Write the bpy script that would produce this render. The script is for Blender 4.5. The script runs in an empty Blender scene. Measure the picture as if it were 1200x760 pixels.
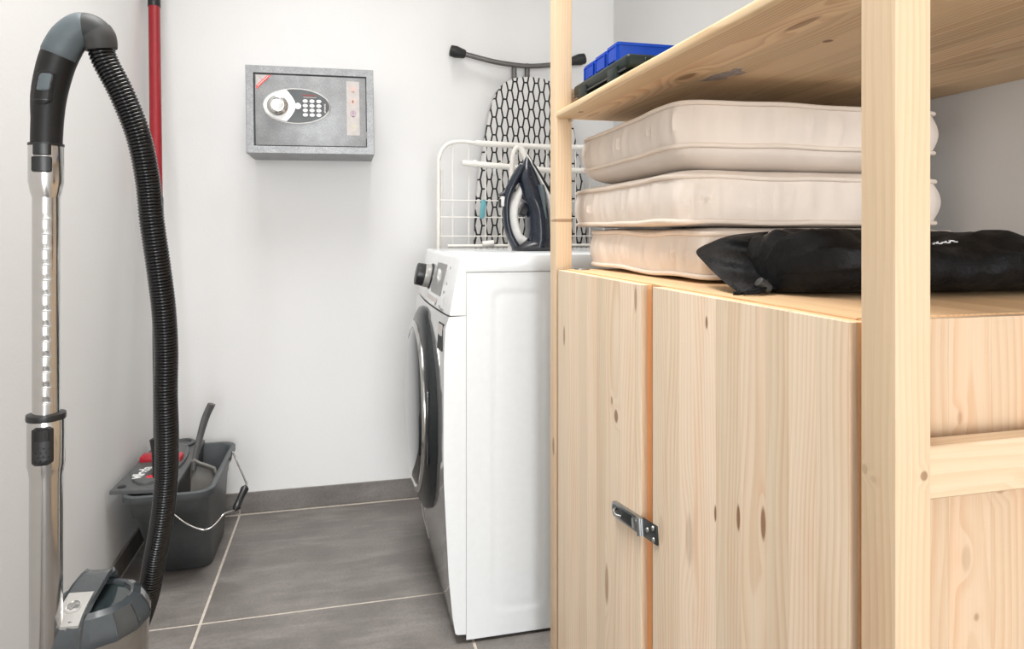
import bpy, bmesh, math, random
from math import pi, sin, cos, radians as R
from mathutils import Vector, Matrix, noise
random.seed(7)
C = bpy.context.scene
COL = C.collection

# ---------------------------------------------------------------- camera
cd = bpy.data.cameras.new('camera'); cam = bpy.data.objects.new('camera', cd); COL.objects.link(cam)
EYE = 0.9043
cam.location = (0, 0, EYE)
cam.rotation_euler = (R(90), 0, -math.atan(198/795))
cd.sensor_fit = 'HORIZONTAL'; cd.sensor_width = 36; cd.lens = 36*795/1200
cd.shift_y = -109/1200
cd.clip_start = 0.02
C.camera = cam
# ---------------------------------------------------------------- light
C.view_settings.view_transform = 'Standard'; C.view_settings.look = 'None'
C.view_settings.gamma = 1; C.view_settings.use_curve_mapping = False
C.view_settings.exposure = 0.0
w = bpy.data.worlds.new('world'); C.world = w; w.use_nodes = True
w.node_tree.nodes['Background'].inputs[0].default_value = (0.93, 0.97, 1, 1)
w.node_tree.nodes['Background'].inputs[1].default_value = 1.0
def area(name, loc, rot, sx, sy, e, col=(1, 1, 1)):
    l = bpy.data.lights.new(name, 'AREA'); l.shape = 'RECTANGLE'; l.size = sx; l.size_y = sy
    l.energy = e; l.color = col
    o = bpy.data.objects.new(name, l); COL.objects.link(o); o.location = loc; o.rotation_euler = rot
    return o
area('window_daylight', (0.19, -4.06, 1.08), (R(90), 0, 0), 1.3, 1.9, 132, (0.97, 0.985, 1))
fill = area('overhead_fill', (-0.08, 1.14, 2.69), (0, 0, 0), 0.7, 1.2, 21, (1, 0.995, 0.985))
fill.data.spread = R(94)      # unseen overhead fill, added; narrow spread keeps it off the upper wall

# ---------------------------------------------------------------- helpers
def link(o, parent=None):
    COL.objects.link(o)
    if parent is not None: o.parent = parent
    return o
def wloc(o):
    v = Vector(o.location)
    while o.parent: o = o.parent; v += Vector(o.location)
    return v
def obj(name, bm, mat, parent=None, loc=None, smooth=40):
    """bm is in world coordinates; origin goes to the parent's origin or to loc"""
    me = bpy.data.meshes.new(name)
    org = Vector(loc) if loc is not None else (wloc(parent) if parent else Vector((0, 0, 0)))
    bmesh.ops.recalc_face_normals(bm, faces=bm.faces[:])
    bmesh.ops.translate(bm, verts=bm.verts[:], vec=-org)
    bm.to_mesh(me); bm.free()
    for m in (mat if isinstance(mat, (list, tuple)) else [mat]): me.materials.append(m)
    if smooth:
        me.shade_smooth(); me.set_sharp_from_angle(angle=R(smooth))
    o = bpy.data.objects.new(name, me); link(o, parent)
    o.location = org - (wloc(parent) if parent else Vector((0, 0, 0)))
    return o
def thing(name, label, cat, loc, group=None):
    o = bpy.data.objects.new(name, None); link(o); o.location = loc; o.empty_display_size = .05
    o['label'] = label; o['category'] = cat
    if group: o['group'] = group
    return o
def tag(o, label, cat=None, group=None):
    o['label'] = label
    if cat: o['category'] = cat
    if group: o['group'] = group
    return o
def struct(name, bm, mat, **k):
    o = obj(name, bm, mat, **k); o['kind'] = 'structure'; return o
B = bmesh.new
def box(bm, x0, x1, y0, y1, z0, z1, bev=0, seg=2):
    g = bmesh.ops.create_cube(bm, size=1)['verts']
    bmesh.ops.scale(bm, verts=g, vec=(x1-x0, y1-y0, z1-z0))
    bmesh.ops.translate(bm, verts=g, vec=((x0+x1)/2, (y0+y1)/2, (z0+z1)/2))
    if bev:
        es = list({e for v in g for e in v.link_edges})
        bmesh.ops.bevel(bm, geom=es, offset=bev, segments=seg, profile=.5, affect='EDGES')
    return bm
def loft(bm, rings, cap=True, closed=True):
    vs = [[bm.verts.new(p) for p in r] for r in rings]
    n = len(vs[0])
    for a, b in zip(vs, vs[1:]):
        for i in range(n if closed else n-1):
            j = (i+1) % n
            bm.faces.new((a[i], a[j], b[j], b[i]))
    if cap and closed:
        for r in (vs[0][::-1], vs[-1]):
            try: bm.faces.new(r)
            except ValueError: pass
    return bm
def frames(pts):
    pts = [Vector(p) for p in pts]; out = []
    n = len(pts)
    t0 = (pts[1]-pts[0]).normalized()
    u = t0.orthogonal().normalized()
    if abs(t0.z) < .9: u = (Vector((0, 0, 1)) - t0*t0.z).normalized()
    for i in range(n):
        t = (pts[min(i+1, n-1)] - pts[max(i-1, 0)]).normalized()
        u = (u - t*u.dot(t)).normalized()
        out.append((pts[i], t, u, t.cross(u)))
    return out
def tube(bm, pts, r, seg=12, cap=True, closed=False, flat=1.0):
    rings = []
    if closed: pts = list(pts) + [pts[0]]
    for i, (p, t, u, v) in enumerate(frames(pts)):
        rr = r[i] if isinstance(r, (list, tuple)) else r
        rings.append([p + u*(rr*cos(2*pi*k/seg)) + v*(rr*flat*sin(2*pi*k/seg)) for k in range(seg)])
    return loft(bm, rings, cap and not closed)
def spline(P, n=8):
    P = [Vector(p) for p in P]; out = []
    for i in range(len(P)-1):
        a, b, c, d = P[max(i-1, 0)], P[i], P[i+1], P[min(i+2, len(P)-1)]
        for k in range(n):
            t = k/n
            out.append(.5*((2*b) + (c-a)*t + (2*a-5*b+4*c-d)*t*t + (3*b-a-3*c+d)*t**3))
    out.append(P[-1]); return out
def lerp_list(vals, n):
    """same sampling as spline() for scalars (linear)"""
    out = []
    for a, b in zip(vals, vals[1:]): out += [a+(b-a)*k/n for k in range(n)]
    return out+[vals[-1]]
def lathe(bm, prof, org, axis='Z', seg=32):
    o = Vector(org)
    ax = {'Z': (Vector((1, 0, 0)), Vector((0, 1, 0)), Vector((0, 0, 1))),
          'X': (Vector((0, 1, 0)), Vector((0, 0, 1)), Vector((1, 0, 0))),
          'Y': (Vector((1, 0, 0)), Vector((0, 0, 1)), Vector((0, 1, 0)))}[axis] if isinstance(axis, str) else axis
    rings = [[o + ax[0]*(max(r, 1e-5)*cos(2*pi*k/seg)) + ax[1]*(max(r, 1e-5)*sin(2*pi*k/seg)) + ax[2]*t for k in range(seg)] for r, t in prof]
    return loft(bm, rings)
def prism(bm, poly, f, t0, t1, bev=0):
    """poly of (a,b); f(a,b,t)->point"""
    g0 = len(bm.faces)
    a = [bm.verts.new(f(p[0], p[1], t0)) for p in poly]; b = [bm.verts.new(f(p[0], p[1], t1)) for p in poly]
    n = len(poly)
    fa = bm.faces.new(a[::-1]); fb = bm.faces.new(b)
    for i in range(n): bm.faces.new((a[i], a[(i+1) % n], b[(i+1) % n], b[i]))
    if bev:
        bmesh.ops.bevel(bm, geom=list(fb.edges), offset=bev, segments=2, profile=.5, affect='EDGES')
    return bm
def rrect(a0, a1, b0, b1, r, n=6):
    out = []
    for cx, cy, s in ((a1-r, b1-r, 0), (a0+r, b1-r, 1), (a0+r, b0+r, 2), (a1-r, b0+r, 3)):
        for k in range(n+1):
            t = (s + k/n)*pi/2
            out.append((cx+r*cos(t), cy+r*sin(t)))
    return out
def ellipse(cx, cy, a, b, n=32, t0=0, t1=2*pi):
    return [(cx+a*cos(t0+(t1-t0)*k/n), cy+b*sin(t0+(t1-t0)*k/n)) for k in range(n)]
def text(name, body, mat, size, mtx, parent, thick=.0004, bold=0.0):
    cu = bpy.data.curves.new(name, 'FONT'); cu.body = body; cu.size = size; cu.extrude = thick; cu.offset = bold
    cu.align_x = 'CENTER'; cu.align_y = 'CENTER'
    t = bpy.data.objects.new(name+'_curve', cu); COL.objects.link(t)
    dg = bpy.context.evaluated_depsgraph_get()
    me = bpy.data.meshes.new_from_object(t.evaluated_get(dg))
    bpy.data.objects.remove(t); bpy.data.curves.remove(cu)
    me.transform(Matrix.Translation(-wloc(parent)) @ mtx)
    me.materials.clear(); me.materials.append(mat); me.name = name
    o = bpy.data.objects.new(name, me); link(o, parent); return o
def basis(o, x, y):
    x = Vector(x).normalized(); y = Vector(y); y = (y - x*x.dot(y)).normalized(); z = x.cross(y)
    return Matrix(((x.x, y.x, z.x, o[0]), (x.y, y.y, z.y, o[1]), (x.z, y.z, z.z, o[2]), (0, 0, 0, 1)))

# ---------------------------------------------------------------- materials
class NT:
    def __init__(s, name):
        s.m = bpy.data.materials.new(name); s.m.use_nodes = True; s.t = s.m.node_tree
        s.p = s.t.nodes['Principled BSDF']
    def n(s, typ, **k):
        nd = s.t.nodes.new(typ)
        for a, v in k.items(): setattr(nd, a, v)
        return nd
    def put(s, sock, v):
        if isinstance(v, bpy.types.NodeSocket): s.t.links.new(v, sock)
        elif v is not None: sock.default_value = v
    def math(s, op, a, b=None, c=None, clamp=False):
        nd = s.n('ShaderNodeMath', operation=op, use_clamp=clamp)
        s.put(nd.inputs[0], a); s.put(nd.inputs[1], b); s.put(nd.inputs[2], c)
        return nd.outputs[0]
    def vmath(s, op, a, b=None, out=0):
        nd = s.n('ShaderNodeVectorMath', operation=op); s.put(nd.inputs[0], a)
        if b is not None: s.put(nd.inputs[1], b)
        return nd.outputs[out]
    def noise(s, vec, scale, detail=3, rough=.5, out=0):
        nd = s.n('ShaderNodeTexNoise'); s.put(nd.inputs['Vector'], vec)
        nd.inputs['Scale'].default_value = scale; nd.inputs['Detail'].default_value = detail; nd.inputs['Roughness'].default_value = rough
        return nd.outputs[out]
    def mix(s, f, a, b, mode='MIX'):
        nd = s.n('ShaderNodeMix', data_type='RGBA', blend_type=mode)
        s.put(nd.inputs[0], f); s.put(nd.inputs[6], a); s.put(nd.inputs[7], b); return nd.outputs[2]
    def range(s, v, a, b, c=0, d=1, smooth=True):
        nd = s.n('ShaderNodeMapRange', interpolation_type='SMOOTHSTEP' if smooth else 'LINEAR')
        s.put(nd.inputs[0], v)
        for i, x in enumerate((a, b, c, d)): s.put(nd.inputs[i+1], x)
        return nd.outputs[0]
    def coord(s, k='Object'): return s.n('ShaderNodeTexCoord').outputs[k]
    def sep(s, v):
        nd = s.n('ShaderNodeSeparateXYZ'); s.put(nd.inputs[0], v); return nd.outputs
    def comb(s, x, y, z):
        nd = s.n('ShaderNodeCombineXYZ')
        for i, v in enumerate((x, y, z)): s.put(nd.inputs[i], v)
        return nd.outputs[0]
    def bump(s, h, strength, dist=.001):
        nd = s.n('ShaderNodeBump'); nd.inputs['Strength'].default_value = strength; nd.inputs['Distance'].default_value = dist
        s.put(nd.inputs['Height'], h); s.put(s.p.inputs['Normal'], nd.outputs[0])
def rgb(h, k=1.0):
    h = h.lstrip('#'); out = []
    for i in (0, 2, 4):
        c = int(h[i:i+2], 16)/255
        out.append((c/12.92 if c <= .04045 else ((c+.055)/1.055)**2.4)*k)
    return (*out, 1)
def plain(name, col, rough=.5, metal=0, nscale=60, nvar=.06, bump=0, bscale=400, trans=0, coat=0, spec=.5):
    t = NT(name); p = t.p
    co = t.coord()
    nz = t.noise(co, nscale, 4)
    f = t.range(nz, .3, .7, 1-nvar, 1+nvar)
    c = t.mix(1.0, col, t.comb(f, f, f), 'MULTIPLY')
    t.put(p.inputs['Base Color'], c)
    p.inputs['Roughness'].default_value = rough; p.inputs['Metallic'].default_value = metal
    p.inputs['Specular IOR Level'].default_value = spec
    if trans: p.inputs['Transmission Weight'].default_value = trans
    if coat: p.inputs['Coat Weight'].default_value = coat; p.inputs['Coat Roughness'].default_value = .08
    if bump: t.bump(t.noise(co, bscale, 3), bump, .0005)
    return t.m
def pine(name, axis='Z', knots=(), light='#E5D1B7', dark='#CDAA84', con=.46, freq=175):
    """softwood: growth rings about a core running with the grain; object colour = (tone, core x, core y)"""
    t = NT(name); p = t.p
    co = t.coord(); x, y, z = t.sep(co)
    a, b, l = {'Z': (x, y, z), 'Y': (x, z, y), 'X': (y, z, x)}[axis]
    oc = t.n('ShaderNodeObjectInfo').outputs['Color']
    sc = t.n('ShaderNodeSeparateColor'); t.put(sc.inputs[0], oc); tone, cx, cy = sc.outputs
    seed = t.math('MULTIPLY', t.math('ADD', t.math('MULTIPLY', cx, 7.3), t.math('MULTIPLY', cy, 3.1)), 9)
    lo = t.comb(t.math('MULTIPLY', a, 5), t.math('MULTIPLY', b, 5), t.math('ADD', t.math('MULTIPLY', l, 1.3), seed))
    wn = t.noise(lo, 1.0, 2, out=1); wx, wy, wz = t.sep(wn)
    da = t.math('MULTIPLY', t.math('SUBTRACT', wx, .5), .05)
    db = t.math('MULTIPLY', t.math('SUBTRACT', wy, .5), .10)
    ra = t.math('ADD', t.math('SUBTRACT', a, t.math('MULTIPLY', t.math('SUBTRACT', cx, .5), .24)), da)
    rb = t.math('ADD', t.math('SUBTRACT', b, t.math('MULTIPLY', t.math('SUBTRACT', cy, .5), .24)), db)
    rr = t.math('SQRT', t.math('ADD', t.math('MULTIPLY', ra, ra), t.math('MULTIPLY', rb, rb)))
    pos = t.n('ShaderNodeNewGeometry').outputs['Position']
    kn = None; kc = None; push = None
    for (k, ra_, rl_, s_) in knots:
        dv = t.vmath('SUBTRACT', pos, k)
        sc3 = {'Z': (1/ra_, 1/ra_, 1/rl_), 'Y': (1/ra_, 1/ra_, 1/rl_), 'X': (1/ra_, 1/ra_, 1/rl_)}[axis]
        if axis == 'Y': sc3 = (1/ra_, 1/rl_, 1/ra_)
        if axis == 'X': sc3 = (1/rl_, 1/ra_, 1/ra_)
        d = t.vmath('LENGTH', t.vmath('MULTIPLY', dv, sc3), out=1)
        e = t.math('MULTIPLY', t.range(d, .65, 1.15, 1, 0), s_)
        pu = t.range(d, .2, 3.0, min(.009, ra_*1.1), 0)
        kn = e if kn is None else t.math('MAXIMUM', kn, e)
        push = pu if push is None else t.math('ADD', push, pu)
    if push is not None: rr = t.math('ADD', rr, push)
    ring = t.math('FRACT', t.math('MULTIPLY', rr, freq))
    late = t.math('MULTIPLY', t.range(ring, .25, .88, 0, 1), t.range(ring, .9, 1.0, 1, 0))
    fine = t.noise(t.comb(t.math('MULTIPLY', a, 700), t.math('MULTIPLY', b, 700), t.math('MULTIPLY', l, 12)), 1, 2)
    blot = t.noise(t.comb(t.math('MULTIPLY', a, 30), t.math('MULTIPLY', b, 30), t.math('ADD', t.math('MULTIPLY', l, 2.5), seed)), 1, 3)
    amt = t.math('MULTIPLY', late, t.range(blot, .25, .75, con*.35, con*1.15))
    c = t.mix(amt, rgb(light), rgb(dark))
    c = t.mix(t.range(blot, .45, .8, 0, .35), c, rgb('#DDB088'))
    g = t.math('ADD', t.math('MULTIPLY', tone, .38), t.math('ADD', .745, t.math('MULTIPLY', fine, .18)))
    c = t.mix(1.0, c, t.comb(g, g, t.math('MULTIPLY', g, t.math('ADD', .96, t.math('MULTIPLY', tone, .08)))), 'MULTIPLY')
    if kn is not None:
        c = t.mix(t.math('MULTIPLY', kn, .8, clamp=True), c, rgb('#80522F'))
    t.put(p.inputs['Base Color'], c)
    p.inputs['Roughness'].default_value = .55; p.inputs['Specular IOR Level'].default_value = .3
    t.bump(t.math('ADD', late, t.math('MULTIPLY', fine, .6)), .12, .0006)
    return t.m

M = {}
# painted walls, fine roller texture
def paint(name, col, b=.25, sc=140):
    t = NT(name); co = t.coord('Object')
    n1 = t.noise(co, sc, 5, .6); n2 = t.noise(co, 2.2, 3)
    f = t.range(n2, .3, .7, .985, 1.01)
    t.put(t.p.inputs['Base Color'], t.mix(1.0, col, t.comb(f, f, f), 'MULTIPLY'))
    t.p.inputs['Roughness'].default_value = .85; t.p.inputs['Specular IOR Level'].default_value = .2
    t.bump(n1, b, .0012); return t.m
M['wall'] = paint('white_wall_paint', (.80, .795, .785, 1))
M['ceiling'] = paint('ceiling_paint', (.82, .81, .80, 1), .1)
def tile(name, c0, c1, c2):
    t = NT(name); co = t.coord('Object'); x, y, z = t.sep(co)
    oi = t.n('ShaderNodeObjectInfo').outputs['Color']
    co2 = t.vmath('ADD', co, t.vmath('SCALE', oi, None) if False else t.vmath('MULTIPLY', oi, (9, 7, 5)))
    x, y, z = t.sep(co2)
    st = t.noise(t.comb(t.math('MULTIPLY', x, 5), t.math('MULTIPLY', y, 22), t.math('MULTIPLY', z, 22)), 1, 6, .62)
    cl = t.noise(co2, 7, 5, .6); sp = t.noise(co2, 160, 3, .7)
    c = t.mix(t.range(cl, .35, .68), c0, c1)
    c = t.mix(t.range(st, .42, .75, 0, .75), c, c2)
    f = t.range(sp, .25, .75, .88, 1.1)
    c = t.mix(1.0, c, t.comb(f, f, f), 'MULTIPLY')
    t.put(t.p.inputs['Base Color'], c)
    t.put(t.p.inputs['Roughness'], t.range(cl, .3, .7, .42, .6)); t.p.inputs['Specular IOR Level'].default_value = .4
    t.bump(t.math('ADD', sp, st), .12, .0006); return t.m
M['tile'] = tile('stone_look_tile', (.146, .132, .122, 1), (.200, .183, .168, 1), (.255, .236, .218, 1))
M['grout'] = plain('grout', (.52, .47, .41, 1), .9, nscale=90, nvar=.1)
KD = [((.408, .707, .799), .003, .008, 1), ((.408, .688, .586), .0025, .010, 1.1), ((.408, .642, .600), .0035, .015, 1.1), ((.408, .598, .612), .0045, .018, 1.0),
      ((.408, .747, .530), .010, .034, .3), ((.408, .822, .511), .008, .02, .2)]
KF = [((.408, 1.228, .706), .006, .020, .8), ((.408, .992, .640), .004, .007, .7), ((.408, .975, .620), .008, .011, 1.0), ((.408, 1.013, .342), .008, .034, .7), ((.408, .903, .807), .005, .02, .7)]
M['pine_door_near'] = pine('pine_near_door', 'Z', KD)
M['pine_door_far'] = pine('pine_far_door', 'Z', KF)
M['pine_post'] = pine('pine_post', 'Z', [((.4345, .431, .716), .0038, .0042, .8), ((.408, .462, .713), .0035, .0045, .35), ((.408, .453, .708), .0035, .003, .2), ((.425, 1.28, .926), .04, .0035, .8), ((.408, 1.296, .475), .007, .02, .8)],
                      '#CFB796', '#BC9C73', .36, 210)
M['pine_rail'] = pine('pine_rail', 'X', [((.54, .431, .70), .005, .008, .5)], '#D3BB9B', '#C19F75', .38)
M['pine_panel'] = pine('pine_end_panel', 'Z', [((.515, .471, .744), .004, .008, .4), ((.559, .471, .681), .008, .007, .7), ((.533, .471, .57), .004, .005, .6), ((.522, .471, .622), .006, .014, .3)], '#CBB193', '#B88F67', .5, 150)
M['pine_shelf'] = pine('pine_shelf', 'Y', [((.477, .63, 1.126), .007, .03, .75), ((.549, .679, 1.126), .006, .007, 1.1), ((.478, .885, 1.126), .009, .028, .8), ((.429, 1.193, 1.126), .005, .008, 1)], '#E2C7A0', '#BD9466', .6, 190)
M['pine_top'] = pine('pine_top', 'Y', (), '#E2C096', '#C4965F', .6)
M['pine_raw'] = pine('pine_raw_edge', 'Z', (), '#F0C090', '#E2A465', .5)
M['black'] = plain('black_plastic', (.013, .013, .014, 1), .38, bump=.05)
M['hose'] = plain('black_hose_plastic', (.004, .004, .0045, 1), .17)
M['sleeve'] = plain('dark_grip_plastic', (.010, .0095, .009, 1), .5, bump=.1, spec=.3)
M['greygrip'] = plain('blue_grey_grip', (.085, .105, .115, 1), .55, bump=.3, bscale=900)
M['cuff'] = plain('charcoal_cuff', (.045, .044, .042, 1), .58, spec=.35)
M['vacgrey'] = plain('glossy_charcoal_plastic', (.045, .052, .057, 1), .18, coat=.5)
M['vacdark'] = plain('smoky_cup_plastic', (.028, .038, .04, 1), .08, coat=.6)
M['vaccup'] = plain('translucent_grey_cup', (.16, .145, .125, 1), .15, coat=.4)
M['chrome'] = plain('polished_steel', (.58, .57, .555, 1), .17, 1, nvar=.02)
M['steel'] = plain('brushed_steel', (.6, .59, .57, 1), .3, 1)
M['silver'] = plain('silver_plastic', (.42, .41, .39, 1), .38, .5)
M['red'] = plain('red_paint', (.27, .010, .016, 1), .38)
M['redplastic'] = plain('red_plastic', (.50, .014, .03, 1), .4)
M['polegrey'] = plain('dark_grey_pole', (.035, .038, .04, 1), .45)
M['bucket'] = plain('grey_bucket_plastic', (.075, .083, .086, 1), .42, bump=.08)
M['bucketlid'] = plain('wringer_plastic', (.085, .088, .088, 1), .5, bump=.08)
M['dustpan'] = plain('dustpan_plastic', (.20, .19, .175, 1), .5)
M['dustpangrip'] = plain('dustpan_handle_plastic', (.10, .10, .098, 1), .5)
M['white'] = plain('white_lettering', (.85, .85, .84, 1), .5)
M['enamel'] = plain('white_enamel', (.83, .86, .875, 1), .16, nvar=.01, coat=.3)
M['fascia'] = plain('white_fascia', (.80, .81, .81, 1), .14, nvar=.01, coat=.5)
M['wirewhite'] = plain('white_coated_wire', (.80, .77, .72, 1), .4, nvar=.03)
M['shadedfront'] = plain('shaded_glossy_white_front', (.40, .40, .395, 1), .10, .45, nvar=.01, coat=.6)  # glossy white, greyed to paint in shade and floor reflections
M['greymark'] = plain('grey_print', (.25, .25, .25, 1), .5)
M['display'] = plain('grey_display', (.27, .27, .26, 1), .5, spec=.25)
M['doorglass'] = plain('dark_door_glass', (.025, .030, .033, 1), .06, coat=.2)
M['doorring'] = plain('smoky_door_ring', (.020, .022, .023, 1), .22, spec=.25)
def hammered():
    t = NT('grey_hammered_steel'); co = t.coord()
    n = t.noise(co, 420, 4, .65); n2 = t.noise(co, 30, 3)
    c = t.mix(t.range(n, .3, .7), (.20, .205, .21, 1), (.36, .365, .37, 1))
    f = t.range(n2, .3, .7, .9, 1.08); c = t.mix(1.0, c, t.comb(f, f, f), 'MULTIPLY')
    t.put(t.p.inputs['Base Color'], c); t.p.inputs['Metallic'].default_value = .35; t.p.inputs['Roughness'].default_value = .42
    t.bump(n, .3, .0006); return t.m
M['safe'] = hammered()
M['keypad'] = plain('keypad_dark', (.075, .08, .083, 1), .4)
M['keywhite'] = plain('keypad_white', (.86, .86, .85, 1), .3)
M['stickred'] = plain('red_sticker', (.70, .10, .09, 1), .5)
M['redprint'] = plain('dark_red_print', (.22, .035, .035, 1), .5)
M['stickpale'] = plain('pale_sticker', (.49, .455, .43, 1), .45)
M['iconpink'] = plain('pink_icon', (.66, .42, .36, 1), .5)
M['iconmauve'] = plain('mauve_icon', (.40, .26, .36, 1), .5)
M['icongreen'] = plain('green_icon', (.55, .52, .38, 1), .5)
M['navy'] = plain('navy_iron_plastic', (.010, .015, .026, 1), .22, coat=.15)
M['ironwhite'] = plain('iron_light_plastic', (.62, .61, .59, 1), .35)
M['ironblack'] = plain('iron_black_plastic', (.018, .018, .022, 1), .35)
M['teal'] = plain('teal_plastic', (.11, .34, .38, 1), .4)
M['boardleg'] = plain('grey_tube_paint', (.15, .145, .14, 1), .35, .5)
M['rubber'] = plain('black_rubber', (.016, .017, .017, 1), .6, bump=.1)
M['blue'] = plain('blue_plastic', (.003, .065, .50, 1), .42, spec=.25)
M['case'] = plain('dark_green_plastic', (.008, .0165, .0135, 1), .45, bump=.15, spec=.3)
M['paper'] = plain('torn_paper', (.36, .31, .29, 1), .8, nscale=150, nvar=.25)
M['zinc'] = plain('zinc_plated', (.30, .31, .31, 1), .3, .95)
M['zincdark'] = plain('dark_zinc', (.035, .04, .042, 1), .35, .5)  # darker zinc for the slot plate and hinge leaf
def cloth(name, col, bs, rough=.9, st=.15):
    t = NT(name); co = t.coord(); x, y, z = t.sep(co)
    wv = t.math('MULTIPLY', t.math('SINE', t.math('MULTIPLY', t.math('ADD', x, y), bs)), t.math('SINE', t.math('MULTIPLY', z, bs)))
    n = t.noise(co, 9, 4); f = t.range(n, .3, .7, .95, 1.03)
    t.put(t.p.inputs['Base Color'], t.mix(1.0, col, t.comb(f, f, f), 'MULTIPLY'))
    t.p.inputs['Roughness'].default_value = rough; t.p.inputs['Specular IOR Level'].default_value = .25
    t.p.inputs['Sheen Weight'].default_value = .1
    t.bump(wv, st, .0004); return t.m
M['cream'] = cloth('cream_canvas', (.86, .76, .67, 1), 2600)
M['piping'] = cloth('cream_piping', (.86, .745, .64, 1), 2600)
def nylon():
    t = NT('black_nylon'); co = t.coord()
    t.p.inputs['Base Color'].default_value = (.011, .011, .012, 1)
    n = t.noise(co, 30, 4, .6)
    t.put(t.p.inputs['Base Color'], t.mix(t.range(n, .3, .7), (.0045, .0045, .005, 1), (.0075, .0075, .008, 1)))
    t.p.inputs['Roughness'].default_value = .52; t.p.inputs['Specular IOR Level'].default_value = .16
    t.bump(t.noise(co, 22, 5, .62), .5, .012); return t.m
M['nylon'] = nylon()
def hexcloth():
    t = NT('hexagon_print_cover'); co = t.coord(); x, y, z = t.sep(co)
    wob = t.noise(co, 5, 2, out=1); wx, wy, wz = t.sep(wob)
    X = t.math('DIVIDE', t.math('ADD', x, t.math('MULTIPLY', t.math('SUBTRACT', wx, .5), .008)), .0376)
    Z = t.math('DIVIDE', t.math('ADD', z, t.math('MULTIPLY', t.math('SUBTRACT', wz, .5), .010)), .0617)
    es = []
    for o in (0, .5):
        ax = t.math('ABSOLUTE', t.math('SUBTRACT', t.math('FRACT', t.math('ADD', X, o)), .5))
        az = t.math('ABSOLUTE', t.math('SUBTRACT', t.math('FRACT', t.math('ADD', Z, o)), .5))
        e1 = t.math('MULTIPLY', t.math('SUBTRACT', .5, az), .0617)
        m = t.math('ADD', t.math('MULTIPLY', ax, 1.5), t.math('MULTIPLY', az, .5))
        e2 = t.math('MULTIPLY', t.math('SUBTRACT', .5, m), 1/40.9)
        es.append(t.math('MINIMUM', e1, e2))
    e = t.math('MAXIMUM', *es)
    ln = t.range(e, .0024, .0032, 1, 0)
    t.put(t.p.inputs['Base Color'], t.mix(ln, (.66, .645, .63, 1), (.012, .012, .013, 1)))
    t.p.inputs['Roughness'].default_value = .85
    t.bump(t.noise(co, 60, 3), .1, .001); return t.m
M['hex'] = hexcloth()

# ---------------------------------------------------------------- room
XL, XR, YB, YF, ZC = -.573, .962, 2.322, -4.0, 2.75
b = box(B(), XL-.02, XR+.02, YF, YB+.01, -.06, -.0015)
floor = struct('floor', b, M['grout'])
g = .0032
xs = [XL+.011, -.32, .28, .88, XR]
ys = [-4.0, -3.708, -3.108, -2.508, -1.908, -1.308, -.708, -.108, .492, 1.092, 1.692, 2.3065]
n = 0
for i in range(len(xs)-1):
    for j in range(len(ys)-1):
        x0 = xs[i] + (g if i else 0); x1 = xs[i+1] - (g if i < len(xs)-2 else 0)
        y0 = ys[j] + g; y1 = ys[j+1] - (g if j < len(ys)-2 else 0)
        o = obj('tile', box(B(), x0, x1, y0, y1, -.012, 0, .0012, 1), M['tile'], floor)
        o.color = (random.random(), random.random(), random.random(), 1)
T = .12
struct('wall_left', box(B(), XL-T, XL, YF-T, YB+T, 0, ZC), M['wall'])
struct('wall_right', box(B(), XR, XR+T, YF-T, YB+T, 0, ZC), M['wall'])
struct('wall_back', box(B(), XL, XR, YB, YB+T, 0, ZC), M['wall'])
struct('ceiling', box(B(), XL-T, XR+T, YF-T, YB+T, ZC, ZC+.1), M['ceiling'])
b = B()   # wall far behind the camera, with a tall open window
box(b, XL, -.47, YF-T, YF, 0, ZC); box(b, .85, XR, YF-T, YF, 0, ZC); box(b, -.47, .85, YF-T, YF, 2.05, ZC); box(b, -.47, .85, YF-T, YF, 0, .11)
struct('wall_front', b, M['wall'])
bb = struct('baseboard_back', box(B(), XL, XR, YB-.004, YB+.001, 0, .066), M['grout'])
for x0, x1 in ((XL+.011, -.322), (-.318, .278), (.282, .878), (.882, XR)):
    o = obj('tile', box(B(), x0, x1, 2.3125, 2.319, .003, .068, .001, 1), M['tile'], bb)
    o.color = (random.random(), random.random(), random.random(), 1)
obj('grout_line', box(B(), XL+.012, XR, 2.3062, 2.3128, -.001, .0015), M['grout'], bb)
bl = struct('baseboard_left', box(B(), XL-.001, XL+.003, YF, YB, 0, .055), M['grout'])
for y0, y1 in ((-4, -3.71), (-3.706, -3.11), (-3.106, -2.51), (-2.506, -1.91), (-1.906, -1.31), (-1.306, -.71), (-.706, -.11), (-.106, .49), (.494, 1.09), (1.094, 1.69), (1.694, 2.312)):
    o = obj('tile', box(B(), XL+.002, XL+.0095, y0, y1, .003, .058, .001, 1), M['tile'], bl)
    o.color = (random.random(), random.random(), random.random(), 1)

# ---------------------------------------------------------------- shelving unit
shelving = thing('shelving_unit', 'raw pine shelving unit with tall square posts, cross rails and one wide shelf', 'shelving', (.66, .87, 0))
PX0, PX1 = .408, .4415
def wood(name, bm, mat, parent, col=None, bev_smooth=40):
    # wood piece whose own centre is its origin, so its grain is its own
    lo = Vector((min(v.co.x for v in bm.verts), min(v.co.y for v in bm.verts), min(v.co.z for v in bm.verts)))
    hi = Vector((max(v.co.x for v in bm.verts), max(v.co.y for v in bm.verts), max(v.co.z for v in bm.verts)))
    o = obj(name, bm, mat, parent, loc=(lo+hi)/2, smooth=bev_smooth)
    o.color = col or (random.random(), random.random(), random.random(), 1)
    return o
NY0, NY1, FY0, FY1 = .4305, .4668, 1.279, 1.3185
BX0, BX1 = .912, .946
for (x0, x1) in ((PX0, PX1), (BX0, BX1)):
    for (y0, y1) in ((NY0, NY1), (FY0, FY1)):
        wood('post', box(B(), x0, x1, y0, y1, 0, 1.79, .0022, 2), M['pine_post'], shelving, (.95, .85, .72, 1))
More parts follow.
